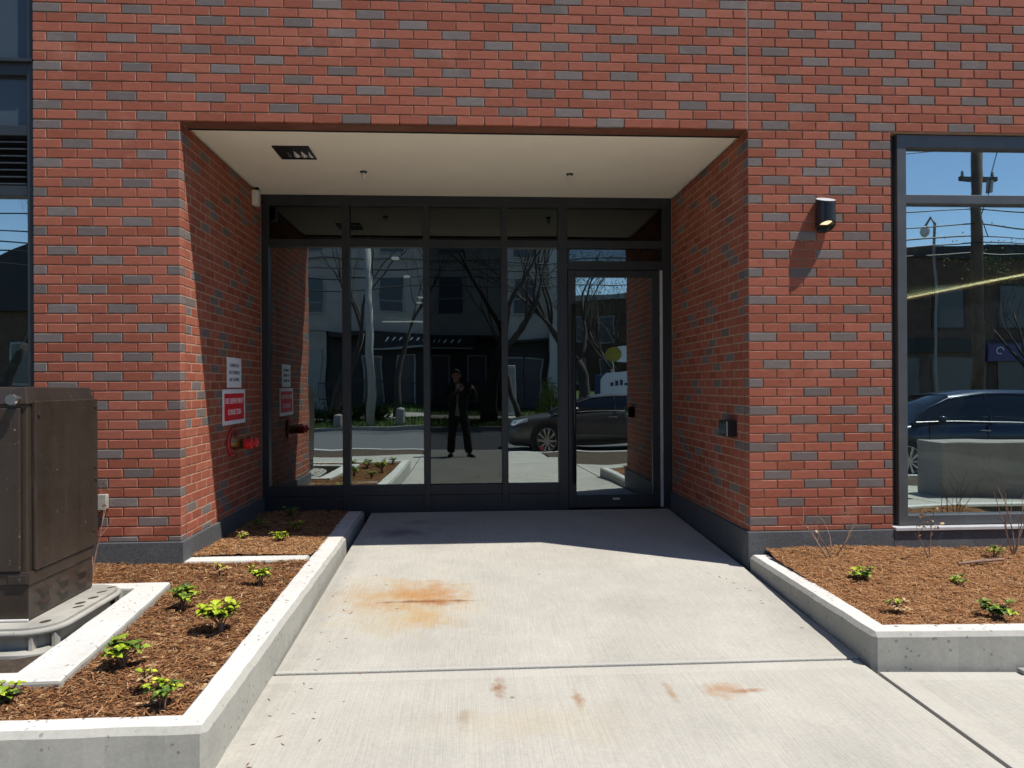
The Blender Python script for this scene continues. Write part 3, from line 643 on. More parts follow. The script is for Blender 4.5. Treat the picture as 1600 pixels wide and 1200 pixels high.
zb2 = lambda x, y: -.15+.02*max(0, min(1, (.8-y)))+.012*math.sin(x*3)
mulch([bed_b], [], zb2, 13000, 'brown wood mulch in the shaded bed beside the entrance glass', 2)
bed_r = [(.05, -1.63), (2.9, -1.76), (2.9, -.018), (.10, -.018)]
zr = lambda x, y: -.185+.055*max(0, min(1, (y+1.3)/1.2))+.014*math.sin(x*2.7)
mulch([bed_r], [], zr, 36000, 'brown wood mulch in the right planting bed', 3, lambda rr: [(rr.uniform(.1, 2), -1.66+rr.uniform(-.04, .03), -.156) for _ in range(10)]+[(-.15-abs(rr.gauss(0, .1)), yy, gz(-.2, yy)+.002) for yy in [rr.uniform(-1.5, -.1) for _ in range(14)]])
struct('soil_patch', MB().grid(lambda u, v: (-5.6+1.7*u, -2.03+1.35*v, -.235+.02*mnoise.noise((u*12, v*12, 5))), 50, 40), 'soil', 'dark soil around the vault lid')

# ------------------------------------------------------------------ planting
def leaf_mesh(mat, l=.040, wd=.0125, n=3):
    m = MB(); prof = [(0, .15), (.3, .9), (.6, 1.0), (.85, .55), (1.0, .02)]
    vs = []
    for t, k in prof: vs += [(-wd*k, l*t, .006*math.sin(t*PI)+.004*k), (0, l*t, .006*math.sin(t*PI)), (wd*k, l*t, .006*math.sin(t*PI)+.004*k)]
    m.add(vs, [(i*3+j, i*3+j+1, i*3+j+4, i*3+j+3) for i in range(4) for j in range(2)])
    me = m.mesh('leaf', smooth=True); me.materials.append(MATS[mat]); return me
LEAF = {k: leaf_mesh(k) for k in ('bright_leaf', 'deep_leaf', 'dry_leaf')}
def plant(x, y, z, size, label, kinds, seed, nst=6, whorl=6, loose=False):
    rr = random.Random(seed); size *= rr.uniform(.78, .95); nst += 3; p = thing('groundcover_plant', (x, y, z), label, 'plant', 'young groundcover plants'); sm = MB()
    for s in range(nst):
        a = 2*PI*s/nst+rr.uniform(-.5, .5); r = size*rr.uniform(.15, .68)*(1.2 if loose else 1); h = size*rr.uniform(.35, .85)
        tip = Vector((x+r*math.cos(a), y+r*math.sin(a), z+h)); mid = Vector((x+r*.4*math.cos(a), y+r*.4*math.sin(a), z+h*.5))
        sm.tube([(x+rr.uniform(-.01, .01), y+rr.uniform(-.01, .01), z-.02), mid, tip], [.0035, .003, .002], 5)
        for tier, (c, k) in enumerate(((tip, whorl), (mid.lerp(tip, .55), max(2, whorl-3)))):
            kind = rr.choice(kinds) if tier == 0 else kinds[-1]
            for q in range(k):
                aa = 2*PI*q/k+rr.uniform(-.3, .3); sc_ = size/.13*rr.uniform(.65, 1.35)
                sub('leaf', LEAF[kind], None, p, c-Vector((x, y, z)), (rr.uniform(-.2, .55)-.2*tier, rr.uniform(-.3, .3), aa), (sc_,)*3)
    obj('stems', sm, 'twig', p); return p
B_, D_, Y_ = 'bright_leaf', 'deep_leaf', 'dry_leaf'
plant(-3.215, -2.33, -.15, .11, 'leafy green plant by the front corner of the left bed, with pale dry sprig', (B_, B_, D_, D_), 21, 7)
plant(-3.335, -2.18, -.15, .10, 'pale wilted sprig beside the front corner plant', (Y_, B_, Y_), 22, 2, 5)
plant(-3.565, -1.90, -.15, .13, 'wide green plant nearest the white cabinet kerb bend', (B_, B_, D_), 23, 8)
plant(-3.285, -1.43, -.15, .15, 'tallest bushy green plant in the middle of the left bed', (B_, B_, B_, D_), 24, 10, 7)
plant(-3.625, -1.02, -.15, .13, 'spreading green plant beside the kerb corner of the cabinet', (B_, B_, D_), 25, 9)
plant(-3.325, -.57, -.15, .12, 'green plant just in front of the short cross kerb', (B_, B_, D_), 26, 6)
plant(-3.64, -.36, -.145, .09, 'thin sparse sprout left of the plant by the cross kerb', (B_, Y_), 27, 3, 5)
plant(-3.85, -2.29, -.16, .13, 'green plant cut off at the left edge of the picture', (B_, D_), 28, 7)
plant(-3.50, .62, -.14, .10, 'small bright plant in the sunlit part of the back bed', (B_, B_), 29, 5)
plant(-3.81, .72, -.14, .09, 'wilted yellow sprout near the left recess wall', (Y_, Y_, B_), 30, 4, 5)
plant(-3.47, 1.02, -.14, .12, 'dark green plant at the edge of the shade', (D_, D_, B_), 31, 7)
plant(-3.67, 1.75, -.14, .12, 'dark plant in the shade close to the glass', (D_, D_), 32, 6)
plant(-3.80, 1.15, -.14, .10, 'faint low plant in the shade by the left wall', (D_, D_), 33, 5)
plant(.402, -.80, -.16, .11, 'bushy green plant at the left of the right bed', (B_, D_, D_), 34, 9)
plant(.285, -1.38, -.175, .09, 'small green sprout near the angled corner of the right kerb', (D_, B_, Y_), 35, 4)
plant(.94, -.92, -.165, .09, 'thin upright sprout in the middle of the right bed', (D_, B_), 36, 4)
plant(.735, -1.52, -.18, .13, 'twin tufted green plant by the front of the right kerb', (D_, B_, D_), 37, 8, 7)
plant(1.62, -.30, -.14, .09, 'low green sprig near the stone plinth at the far right', (D_, B_), 38, 4)
def shrub(x, y, z, label, seed, n, h, spread, dry=0, lean=0, tipkind='dry_leaf'):
    rr = random.Random(seed); p = thing('bare_shrub', (x, y, z), label, 'shrub', 'leafless young shrubs'); m = MB(); tips = []
    for s in range(n):
        a = rr.uniform(0, 2*PI); q = Vector((x, y, z-.02)); d = Vector((math.cos(a)*spread+lean, math.sin(a)*spread*.4, 1)).normalized(); pts = [q.copy()]; L = h*rr.uniform(.7, 1.05)
        for k in range(5):
            q = q+d*L/5; d = (d+Vector((rr.uniform(-.25, .25), rr.uniform(-.2, .2), rr.uniform(-.05, .15)))).normalized(); pts.append(q.copy())
            if k > 1 and rr.random() < .8:
                e = (d+Vector((rr.uniform(-1, 1), rr.uniform(-.6, .6), .2))).normalized(); bp = [q, q+e*L*.14, q+e*L*.26+Vector((0, 0, L*.05))]; m.tube(bp, [.0026, .002, .0012], 5); tips.append(bp[-1])
        m.tube(pts, [.0055, .005, .0042, .0035, .0026, .0014], 6); tips.append(pts[-1])
    obj('branches', m, 'twig', p)
    for i in range(dry):
        t = rr.choice(tips)
        sub('leaf', LEAF[tipkind], None, p, t-Vector((x, y, z))+Vector((rr.uniform(-.03, .03), rr.uniform(-.03, .03), rr.uniform(-.04, .03))), (rr.uniform(-1, 1), rr.uniform(-1, 1), rr.uniform(0, 6)), (rr.uniform(.7, 1.2),)*3)
shrub(.46, -.30, -.15, 'leafless spreading shrub in front of the right pier plinth', 41, 6, .36, .75, 3)
shrub(1.12, -.36, -.15, 'single leafless stem with rusty buds below the window corner', 42, 2, .42, .25, 14, -.28)
shrub(1.80, -.25, -.15, 'tall leafless shrub below the shop window at the right edge', 43, 6, .45, .35, 0)
shrub(-4.45, -.32, -.15, 'dry shrub with curled leaves between cabinet and left pier', 44, 4, .5, .12, 18, -.05)
tag(obj('fallen_stick', MB().tube([(1.22, -.50, -.135), (1.38, -.49, -.125), (1.56, -.47, -.12)], [.008, .011, .009], 8), 'twig', base=(1.22, -.5, -.14)), 'brown stick lying on the right mulch bed', 'stick')
tag(obj('stone_chip', MB().box(.64, .70, -1.84, -1.79, gz(.6, -1.8), gz(.6, -1.8)+.02), 'old_concrete', base=(.67, -1.81, gz(.6, -1.8)), bevel=.006), 'dark stone chip lying against the right kerb', 'stone')

# ------------------------------------------------------------------ brown utility cabinet on its vault lid
cab = thing('utility_cabinet', (-4.7, -1.07, -.105), 'scuffed dark brown metal utility cabinet beside the left planting bed', 'cabinet')
CX0, CX1, CY0, CY1 = -5.25, -4.245, -1.40, -.755
obj('body', MB().box(CX0, CX1, CY0, CY1, .12, .99), 'cabinet_paint', cab, bevel=.008)
obj('lid', MB().hexa([(CX0-.012, CY0-.015, .985), (CX1+.010, CY0-.015, .985), (CX1+.010, CY1+.012, .985), (CX0-.012, CY1+.012, .985)], [(CX0, CY0, 1.072), (CX1-.005, CY0, 1.072), (CX1-.005, CY1, 1.068), (CX0, CY1, 1.068)]), 'cabinet_paint', cab, bevel=.006)
sd_ = obj('side_panel', MB().box(CX1, CX1+.022, CY0+.035, CY1+.03, .14, 1.0), 'cabinet_paint', cab, bevel=.005)
for y, z in ((CY1-.0, .955), (CY1-.0, .60), (CY1-.0, .53), (CY1-.02, .23), (CY0+.06, .93)): obj('bolt', MB().tube([(CX1+.02, y, z), (CX1+.028, y, z)], .010, 8), 'cabinet_paint', sd_)
obj('base_band', MB().box(CX0-.006, CX1+.012, CY0-.008, CY1+.006, .075, .139), 'cabinet_paint', cab, bevel=.006)
skirt = obj('base_skirt', MB().box(CX0, CX1+.002, CY0, CY1, -.105, .077), 'cabinet_paint', cab, bevel=.005)
for y in (CY0+.14, CY0+.33, CY0+.52):
    for z in (.035, -.03): obj('vent_louvre', MB().add([(CX1+.002, y-.05, z), (CX1+.002, y+.05, z), (CX1+.022, y+.035, z-.018), (CX1+.022, y-.035, z-.018), (CX1+.002, y+.05, z-.026), (CX1+.002, y-.05, z-.026)], [(0, 3, 2, 1), (3, 5, 4, 2), (0, 5, 3), (1, 2, 4)]), 'cabinet_paint', skirt)
fp = obj('front_door', MB().box(CX0+.02, CX1-.028, CY0-.018, CY0, .145, .965), 'cabinet_paint', cab, bevel=.005)
m = MB().tube([(-4.29, CY0-.002, 1.008), (-4.29, CY0-.05, 1.008)], .022, 14); m.tube([(-4.29, CY0-.05, 1.008), (-4.29, CY0-.062, 1.008)], [.03, .026], 14); obj('lock', m, 'steel', cab, smooth=False)
obj('latch_plate', MB().box(CX1-.09, CX1+.004, CY0-.016, CY0-.002, .082, .128), 'cabinet_paint', cab, bevel=.004)
obj('corner_seal', MB().box(CX0, CX1+.004, CY0-.008, CY0+.004, -.109, -.096), 'kerb_concrete', cab, bevel=.004)
vault = thing('vault_lid', (-4.7, -1.07, -.25), 'grey rounded vault lid under the brown utility cabinet', 'vault')
def rr_poly(x0, x1, y0, y1, r, n=8):
    P = []
    for cx, cy, a0 in ((x1-r, y0+r, -PI/2), (x1-r, y1-r, 0), (x0+r, y1-r, PI/2), (x0+r, y0+r, PI)):
        P += [(cx+r*math.cos(a0+PI/2*k/n), cy+r*math.sin(a0+PI/2*k/n)) for k in range(n+1)]
    return P
obj('cover', MB().prism(rr_poly(-5.5, -4.085, -1.50, -.685, .16), -.145, -.110), 'vault_plastic', vault, bevel=.004)
P = rr_poly(-5.5, -4.07, -1.515, -.675, .17); rim = MB().tube([(x, y, -.135) for x, y in P+P[:1]], .016, 8, cap=False); obj('rim', rim, 'vault_plastic', vault, smooth=True)
obj('wall', MB().prism(rr_poly(-5.46, -4.11, -1.475, -.715, .14), -.40, -.146), 'vault_plastic', vault)
obj('flange', MB().prism(rr_poly(-5.52, -4.03, -1.56, -.66, .18), -.245, -.222), 'vault_plastic', vault, bevel=.004)
for k in (2, 5, 12): obj('rib', MB().box(P[k][0]-.008, P[k][0]+.008, P[k][1]-.004, P[k][1]+.045, -.235, -.15), 'vault_plastic', vault)
for (x, y, a) in ((-4.125, -1.15, .5), (-4.13, -.98, .8), (-4.14, -.86, .4), (-4.16, -1.40, 1.0), (-4.13, -.76, .3), (-4.15, -1.08, .9)):
    obj('grip_slot', MB().add([(x+.022*math.cos(a+t), y+.009*math.sin(a+t)+.02*math.cos(t), -.1085) for t in [2*PI*k/10 for k in range(10)]], [tuple(range(10))]), 'soil', vault)

# ================================================================== across the street, seen only in the glass
def wheel(parent, x, y, zc, r, side):
    n = 28; wl = MB()
    prof = [(0, r*.66), (.0, r*.95), (.02, r), (.18, r), (.2, r*.95), (.2, r*.66)]
    vs = [(x+rad*math.cos(2*PI*k/n), y+side*(d-.2), zc+rad*math.sin(2*PI*k/n)) for d, rad in prof for k in range(n)]
    wl.add(vs, [(i*n+k, i*n+(k+1) % n, (i+1)*n+(k+1) % n, (i+1)*n+k) for i in range(len(prof)-1) for k in range(n)])
    w_ = obj('wheel', wl, 'tyre', parent, smooth=True)
    rim = MB()
    for s in range(10):
        a = 2*PI*s/10; ca, sa = math.cos(a), math.sin(a); px, pz = -sa*.016, ca*.016
        rim.hexa([(x+ca*.04+px, y-side*.035, zc+sa*.04+pz), (x+ca*.04-px, y-side*.035, zc+sa*.04-pz), (x+ca*r*.64-px*1.3, y-side*.02, zc+sa*r*.64-pz*1.3), (x+ca*r*.64+px*1.3, y-side*.02, zc+sa*r*.64+pz*1.3)],
                 [(x+ca*.04+px, y-side*.005, zc+sa*.04+pz), (x+ca*.04-px, y-side*.005, zc+sa*.04-pz), (x+ca*r*.64-px*1.3, y, zc+sa*r*.64-pz*1.3), (x+ca*r*.64+px*1.3, y, zc+sa*r*.64+pz*1.3)])
    rim.tube([(x, y-side*.04, zc), (x, y, zc)], .055, 12)
    rim.tube([(x+r*.65*math.cos(2*PI*k/n), y-side*.012, zc+r*.65*math.sin(2*PI*k/n)) for k in range(n+1)], .012, 6, cap=False)
    obj('rim', rim, 'alloy', w_); obj('hub_back', MB().tube([(x, y-side*.12, zc), (x, y-side*.1, zc)], r*.67, 20), 'black_plastic', w_)
def car(name, x0, ynear, z0, label, paint, L=4.62, W=1.78, suv=False, group='cars parked in the street'):
    H = 1.66 if suv else 1.43; yc = ynear-W/2
    t = thing(name, (x0+L/2, yc, z0), label, 'car', group)
    up = .10 if suv else 0.0; k = L/4.62
    st = [(0, .50+up, .58, .30), (.03, .62+up, .68, .24), (.16, .70+up, .79, .20), (.5, .80+up, .86, .19), (.95, .90+up, .885, .19), (1.3, .945+up, .89, .19), (2.0, .955+up, .89, .19), (3.0, .985+up, .89, .19), (3.7, 1.01+up, .885, .2), (4.15, 1.035+up, .86, .22), (4.48, 1.0+up, .79, .27), (4.6, .86+up, .74, .33), (4.62, .6+up, .70, .42)]
    m = MB(); n = 0; rows = []
    for x, zt_, hw, zb_ in st:
        hw *= W/1.78
        sec = [(0, zb_), (.84*hw, zb_), (.965*hw, zb_+.07), (hw, zb_+.22), (.99*hw, zb_+(zt_-zb_)*.60), (.995*hw, zb_+(zt_-zb_)*.72), (.965*hw, zt_-.07), (.90*hw, zt_-.012), (.55*hw, zt_+.02), (0, zt_+.03)]
        ring = [(x0+x*k, yc+a, z0+b_) for a, b_ in sec]+[(x0+x*k, yc-a, z0+b_) for a, b_ in reversed(sec[1:-1])]; rows.append(ring)
    nr = len(rows[0]); vs = [p for r_ in rows for p in r_]
    fs = [(i*nr+q, i*nr+(q+1) % nr, (i+1)*nr+(q+1) % nr, (i+1)*nr+q) for i in range(len(rows)-1) for q in range(nr)]+[tuple(range(nr)), tuple(range((len(rows)-1)*nr, len(rows)*nr))]
    body = obj('body', MB().add(vs, fs), paint, t, smooth=True)
    # greenhouse
    if suv: gh = [(1.05, 0), (1.45, .36), (1.9, .60), (2.6, .68), (3.6, .66), (4.25, .58), (4.5, .02)]
    else: gh = [(1.05, 0), (1.5, .24), (1.95, .42), (2.5, .49), (3.05, .475), (3.6, .34), (4.15, .03)]
    zb0 = .93+up; rows = []; top = []
    for x, h in gh:
        hb, ht = .845*W/1.78, (.845-.26*min(1, h/.45))*W/1.78
        zz = z0+zb0; sec = [(hb, zz-.03), ((hb+ht)/2+.02, zz+h*.55), (ht+.03, zz+h*.86), (ht-.06, zz+h*.97), (0, zz+h)]
        rows.append([(x0+x*k, yc+a, b_) for a, b_ in sec]+[(x0+x*k, yc-a, b_) for a, b_ in reversed(sec[:-1])])
        top.append([(x0+x*k, yc+a, b_+.012) for a, b_ in sec[2:]]+[(x0+x*k, yc-a, b_+.012) for a, b_ in reversed(sec[2:-1])])
    nr = 9; obj('window_glass', MB().add([p for r_ in rows for p in r_], [(i*nr+q, i*nr+q+1, (i+1)*nr+q+1, (i+1)*nr+q) for i in range(len(rows)-1) for q in range(nr-1)]), 'car_glass', t, smooth=True)
    tp = top[2:-1] if not suv else top[2:-1]; nr2 = 5
    obj('roof', MB().add([p for r_ in tp for p in r_], [(i*nr2+q, i*nr2+q+1, (i+1)*nr2+q+1, (i+1)*nr2+q) for i in range(len(tp)-1) for q in range(nr2-1)]), paint, t, smooth=True)
    for s in (0, 8):
        e = 2 if s == 0 else 6
        obj('pillar', MB().tube([rows[0][s]]+[r_[e] for r_ in rows[1:-1]]+[rows[-1][s]], [.03, .03]+[.028]*(len(rows)-4)+[.04, .05], 8), paint, t, smooth=True)
        b0, b1 = Vector(rows[3][s]), Vector(rows[3][e]); obj('door_pillar', MB().tube([b0, b1], .035, 6), 'black_plastic', t)
        sy = 1 if s == 0 else -1
        obj('belt_trim', MB().tube([(x0+x*k, yc+sy*.862*W/1.78, z0+.945+up) for x in (1.1, 2, 3, 3.9)], .010, 6), 'alloy', t)
        mr = obj('wing_mirror', MB().ball((x0+1.55*k, yc+sy*(W/2+.05), z0+1.0+up), .09, .09, .065), paint, t, smooth=True)
        for hx in (2.35, 3.35): obj('door_handle', MB().box(x0+hx*k, x0+hx*k+.2, yc+sy*W/2*.985-.012, yc+sy*W/2*.985+.018, z0+.80+up, z0+.825+up), 'alloy', t, bevel=.008)
        for dx in (1.35, 2.5, 3.45): obj('door_seam', MB().box(x0+dx*k-.004, x0+dx*k+.004, yc+sy*W/2*.985-.01, yc+sy*W/2*1.0+.0015, z0+.32+up, z0+.9+up), 'black_plastic', t)
        hl = MB().add([(x0+.12*k, yc+sy*.62, z0+.72+up), (x0+.48*k, yc+sy*.875, z0+.80+up), (x0+.46*k, yc+sy*.885, z0+.70+up), (x0+.14*k, yc+sy*.80, z0+.62+up), (x0+.06*k, yc+sy*.66, z0+.63+up)], [(0, 1, 2, 3, 4)]); obj('headlight', hl, 'headlamp', t)
        r = .36 if suv else .33
        for wx in (.92, 3.62):
            obj('wheel_arch', MB().tube([(x0+wx*k, yc+sy*(W/2-.1), z0+r+.01), (x0+wx*k, yc+sy*(W/2+.004), z0+r+.01)], r+.055, 28), 'black_plastic', t)
            wheel(t, x0+wx*k, yc+sy*(W/2+.02), z0+r, r, sy)
    obj('grille', MB().box(x0-.015, x0+.04, yc-.5, yc+.5, z0+.30, z0+.52), 'black_plastic', t, bevel=.02); obj('sill_trim', MB().box(x0+1.3*k, x0+3.25*k, yc-W/2*.98, yc+W/2*.985, z0+.18, z0+.25), 'black_plastic', t)
    return t
car('parked_sedan', -1.03, -8.25, road_z(1)+.01, 'dark grey parked sedan reflected in the door and narrow pane', 'car_grey')
car('parked_suv', 5.35, -8.25, road_z(7.5)-.02, 'dark blue parked car reflected in the shop window', 'car_blue', 4.7, 1.9, True)
car('parked_hatchback', 11.6, -13.5, road_z(13)+.02, 'silver car on the far side of the street reflected in the shop window', 'car_silver', 4.4, 1.8, True)
# concrete block on the pavement at the right
cb = obj('concrete_block', MB().hexa([(4.5, -5.1, gz(4.5, -4.8)-.08), (7.4, -5.1, gz(7.4, -4.8)-.08), (7.4, -4.5, gz(7.4, -4.8)-.08), (4.5, -4.5, gz(4.5, -4.8)-.08)], [(4.5, -5.1, .235), (7.4, -5.1, .235), (7.4, -4.5, .235), (4.5, -4.5, .235)]), 'old_concrete', base=(5.9, -4.8, -.5), bevel=.02)
tag(cb, 'low concrete block on the pavement reflected in the shop window', 'block')
# trees
def tree(x, y, h, r, seed, label, fork=.4, lean=(0, 0), leaf=None, spread=.55, levels=5):
    rr = random.Random(seed); z = far_z(x, y)-.05 if y < -15 else gz(x, y); t = thing('street_tree', (x, y, z), label, 'tree', 'trees across the street')
    tr = MB(); br = MB(); lf = MB()
    def limb(m, p, d, L, r0, lev):
        pts = [p.copy()]; rs = [r0]; n = 5
        for i in range(n):
            d = (d+Vector((rr.gauss(0, .13), rr.gauss(0, .13), .05))).normalized(); p = p+d*L/n; pts.append(p.copy()); rs.append(r0*(1-.55*(i+1)/n))
        m.tube(pts, rs, 10 if lev == 0 else (7 if lev < 2 else 4), cap=lev < 2)
        if lev >= levels:
            if leaf:
                for _ in range(7):
                    q = p+Vector((rr.gauss(0, .25), rr.gauss(0, .25), rr.gauss(0, .25))); a = Vector((rr.gauss(0, 1), rr.gauss(0, 1), rr.gauss(0, 1))).normalized()*.05; b_ = a.orthogonal().normalized()*.028; lf.cur = rr.uniform(.02, 1); lf.add([q-a, q+b_, q+a, q-b_], [(0, 1, 2, 3)])
            return
        for q in range(3 if lev < 3 else 2):
            a = rr.uniform(0, 2*PI); s = spread*rr.uniform(.6, 1.2); e = (d+Vector((math.cos(a), math.sin(a), .1))*s).normalized(); k = rr.randint(3, 5) if lev else 5-(q % 2)
            limb(br, pts[k], e, L*rr.uniform(.6, .8) if lev else (h-h*fork)*rr.uniform(.38, .5), rs[k]*(.68 if lev else .7), lev+1)
    limb(tr, Vector((x, y, z)), Vector((lean[0], lean[1], 1)).normalized(), h*fork, r, 0)
    obj('trunk', tr, 'bark', t, smooth=True); obj('crown', br, 'bark', t, smooth=True)
    if leaf: obj('foliage', lf, leaf, t)
    return t
tree(-1.25, -18.5, 11, .34, 51, 'thickest bare tree reflected in the pane with the photographer', .30)
tree(-4.87, -19.6, 9, .16, 52, 'slim bare tree reflected behind the street light pole', .42, (.02, 0))
tree(.03, -19.2, 8.5, .13, 53, 'thin bare tree reflected above the sedan bonnet', .38)
tree(2.2, -17.6, 10, .30, 54, 'heavy limbed tree reflected in the entrance door', .24, (0, 0), None, .8)
tree(-7.3, -20.2, 10, .22, 55, 'dark bare tree reflected in the second pane', .35)
tree(4.6, -24.5, 8, .2, 56, 'tree with fresh green leaves reflected deep in the door', .25, (0, 0), 'spring_leaf')
tree(-17.2, -19.5, 10, .24, 57, 'bare tree reflected in the window stack at the left edge', .3)
tree(21.6, -24, 8, .22, 58, 'budding tree reflected at the right edge of the shop window', .35, (0, 0), 'spring_leaf')
# shrubs
def bush(x, y, rx, ry, rz, seed, label, mat='conifer', n=1600):
    rr = random.Random(seed); z = far_z(x, y); m = MB()
    for i in range(n):
        a, v = rr.uniform(0, 2*PI), rr.uniform(0, 1); R = rr.uniform(.55, 1)*(1+.25*math.sin(a*5+seed)); p = Vector((x+rx*R*math.cos(a)*math.sqrt(1-v*v), y+ry*R*math.sin(a)*math.sqrt(1-v*v), z+rz*R*v))
        d = (p-Vector((x, y, z))+Vector((rr.gauss(0, .3), rr.gauss(0, .3), .2))).normalized()*rr.uniform(.08, .16); s = d.orthogonal().normalized()*.03; m.cur = rr.uniform(.02, 1); m.add([p-s, p+s, p+d], [(0, 1, 2)])
    t = thing('evergreen_shrub', (x, y, z), label, 'shrub', 'shrubs across the street'); obj('foliage', m, mat, t); obj('stem', MB().tube([(x, y, z-.05), (x, y, z+rz*.6)], .04, 6), 'bark', t)
bush(-7.6, -18.6, 1.2, .8, .65, 61, 'dark spreading evergreen shrub reflected in the first pane'); bush(-5.9, -18.9, .8, .6, .55, 62, 'dark evergreen shrub reflected beside the light pole')
bush(1.6, -22.5, .5, .4, 1.3, 63, 'bright yellow green shrub reflected near the shop fence', 'spring_leaf', 700)
# posts and poles
for x, lab in ((-6.5, 'round stone bollard left of the light pole reflection'), (-4.48, 'round stone bollard right of the light pole reflection')):
    z = far_z(x, -16.9); b_ = thing('bollard', (x, -16.9, z-.05), lab, 'bollard', 'stone bollards on the verge'); obj('shaft', MB().tube([(x, -16.9, z-.1), (x, -16.9, z+.42)], [.17, .16], 14), 'old_concrete', b_, smooth=False); obj('cap', MB().ball((x, -16.9, z+.43), .165, .165, .10, 14, 8), 'old_concrete', b_, smooth=True)
lp = thing('street_light', (-5.45, -16.8, far_z(-5.45, -16.8)), 'pale concrete street light pole reflected in the second pane', 'street light')
z = lp.location.z; obj('pole', MB().tube([(-5.45, -16.8, z-.1), (-5.47, -16.8, z+3), (-5.53, -16.8, z+7.4)], [.145, .125, .085], 14), 'pole_concrete', lp, smooth=True)
obj('arm', MB().tube([(-5.53, -16.8, z+7.3), (-5.5, -15.6, z+8.0), (-5.5, -14.4, z+8.1)], .03, 8), 'steel', lp); obj('lamp_head', MB().ball((-5.5, -14.2, z+8.08), .14, .3, .07), 'pole_concrete', lp, smooth=True)
up_ = thing('utility_pole', (13.85, -17, -1.0), 'wooden utility pole reflected in the shop window', 'utility pole')
obj('pole', MB().tube([(13.85, -17, -1.1), (13.85, -17, 10.5)], [.19, .14], 12), 'pole_wood', up_, smooth=True)
obj('crossarm', MB().box(13.4, 14.6, -17.2, -17.1, 7.45, 7.56), 'pole_wood', up_)
for x in (13.5, 14.1, 14.45): obj('insulator', MB().tube([(x, -17.15, 7.56), (x, -17.15, 7.72)], [.05, .03], 8), 'old_concrete', up_)
obj('transformer', MB().tube([(14.35, -17.1, 7.05), (14.35, -17.1, 7.45)], .10, 12), 'gasket_grey', up_)
obj('drop_cable', MB().tube([(14.35, -17, 8.8), (14.5, -17, 8.2), (14.3, -17, 7.6), (14.25, -17, 6.9), (14.0, -17, 6.2), (14.2, -17, 5.6)], .015, 6), 'wire', up_)
for k, (zz, dy, sag) in enumerate(((8.4, 0, .9), (5.95, .1, .5), (5.65, -.1, .5), (5.4, .15, .55), (5.15, -.15, .6), (6.5, .0, .5))):
    pts = [(-26.15+40*u, -17+dy, zz-sag*4*u*(1-u)+.0*u) for u in [i/16 for i in range(17)]]+[(13.85+30*u, -17+dy, zz+(.8*u if k % 2 else 1.2*u)-sag*4*u*(1-u)) for u in [i/10 for i in range(1, 11)]]
    tag(obj('overhead_wire', MB().tube(pts, .022 if k else .016, 5), 'wire', base=(13.85, -17+dy, zz)), ['thin topmost wire leaving the utility pole', 'highest of the close bundle of street wires', 'second wire of the bundle on the utility pole', 'third wire of the bundle on the utility pole', 'lowest wire of the bundle on the utility pole', 'thick single cable above the wire bundle'][k], 'wire', 'overhead wires')
sl2 = thing('street_light', (12.75, -17.4, -1.0), 'small hanging lamp post reflected left of the utility pole', 'street light')
obj('pole', MB().tube([(12.75, -17.4, -1.0), (12.75, -17.4, 6.1), (12.6, -17.4, 6.3), (12.45, -17.4, 6.0)], .04, 8), 'old_concrete', sl2); obj('lamp_head', MB().ball((12.45, -17.4, 5.85), .14, .14, .18), 'white_plastic', sl2, smooth=True)
# opposite buildings
ap = thing('apartment_building', (-8, -27, .3), 'grey rendered apartment building reflected in the entrance glazing', 'building')
obj('wall', MB().box(-13.2, 1.95, -36, -26, 3.45, 12.5), 'stucco', ap); obj('pale_bay', MB().box(1.95, 2.75, -35.5, -25.7, -.5, 12.0), 'pale_stucco', ap)  # paler colour of the bay stands in for a sunlit side face
obj('shop_front', MB().box(-8.6, 1.9, -35, -26.25, -.5, 3.44), 'dark_shop', ap); obj('side_wall', MB().box(-13.2, -8.6, -35, -26.05, -.5, 3.44), 'stucco', ap)
obj('canopy', MB().box(-8.4, 1.9, -26.2, -25.6, 3.3, 3.42), 'dark_shop', ap)
for i, x in enumerate((-9.45, -5.65, -2.8, .85, -12.2)):
    for zz in (4.5, 7.3, 10.0):
        hw = .55 if i else .7
        wnd = obj('window', MB().box(x-hw-.07, x+hw+.07, -26.0, -25.95, zz-.07, zz+1.75), 'shop_trim', ap); obj('window_pane', MB().box(x-hw, x+hw, -25.949, -25.94, zz, zz+1.68), 'far_glass', wnd); obj('window_bar', MB().box(x-hw, x+hw, -25.94, -25.92, zz+.62, zz+.67), 'shop_trim', wnd)
obj('window', MB().box(-10.1, -8.8, -26.05, -25.97, .6, 2.9), 'shop_trim', ap)
for zz in (6.9, 9.7): obj('string_course', MB().box(-13.2, 1.95, -26.0, -25.93, zz, zz+.08), 'stucco', ap)
sgn = thing('shop_sign', (-4.4, -25.7, 2.95), 'black shop sign band with pale lettering reflected in the second pane', 'sign')
obj('board', MB().box(-6.5, -1.6, -25.75, -25.6, 2.85, 3.29), 'dark_shop', sgn); obj('light_strip', MB().box(-6.5, -1.8, -25.6, -25.55, 2.77, 2.84), 'shop_trim', sgn)
mk = MB(); rr = random.Random(5); x = -6.0
while x < -2.3:
    wd = rr.uniform(.14, .3); mk.add([(x, -25.59, 3.05), (x+wd*.35, -25.59, 3.05+rr.uniform(0, .06)), (x+wd*.8, -25.59, 3.22), (x+wd*.45, -25.59, 3.23)], [(0, 1, 2, 3)]); x += wd+.06
obj('lettering', mk, 'sign_white', sgn)
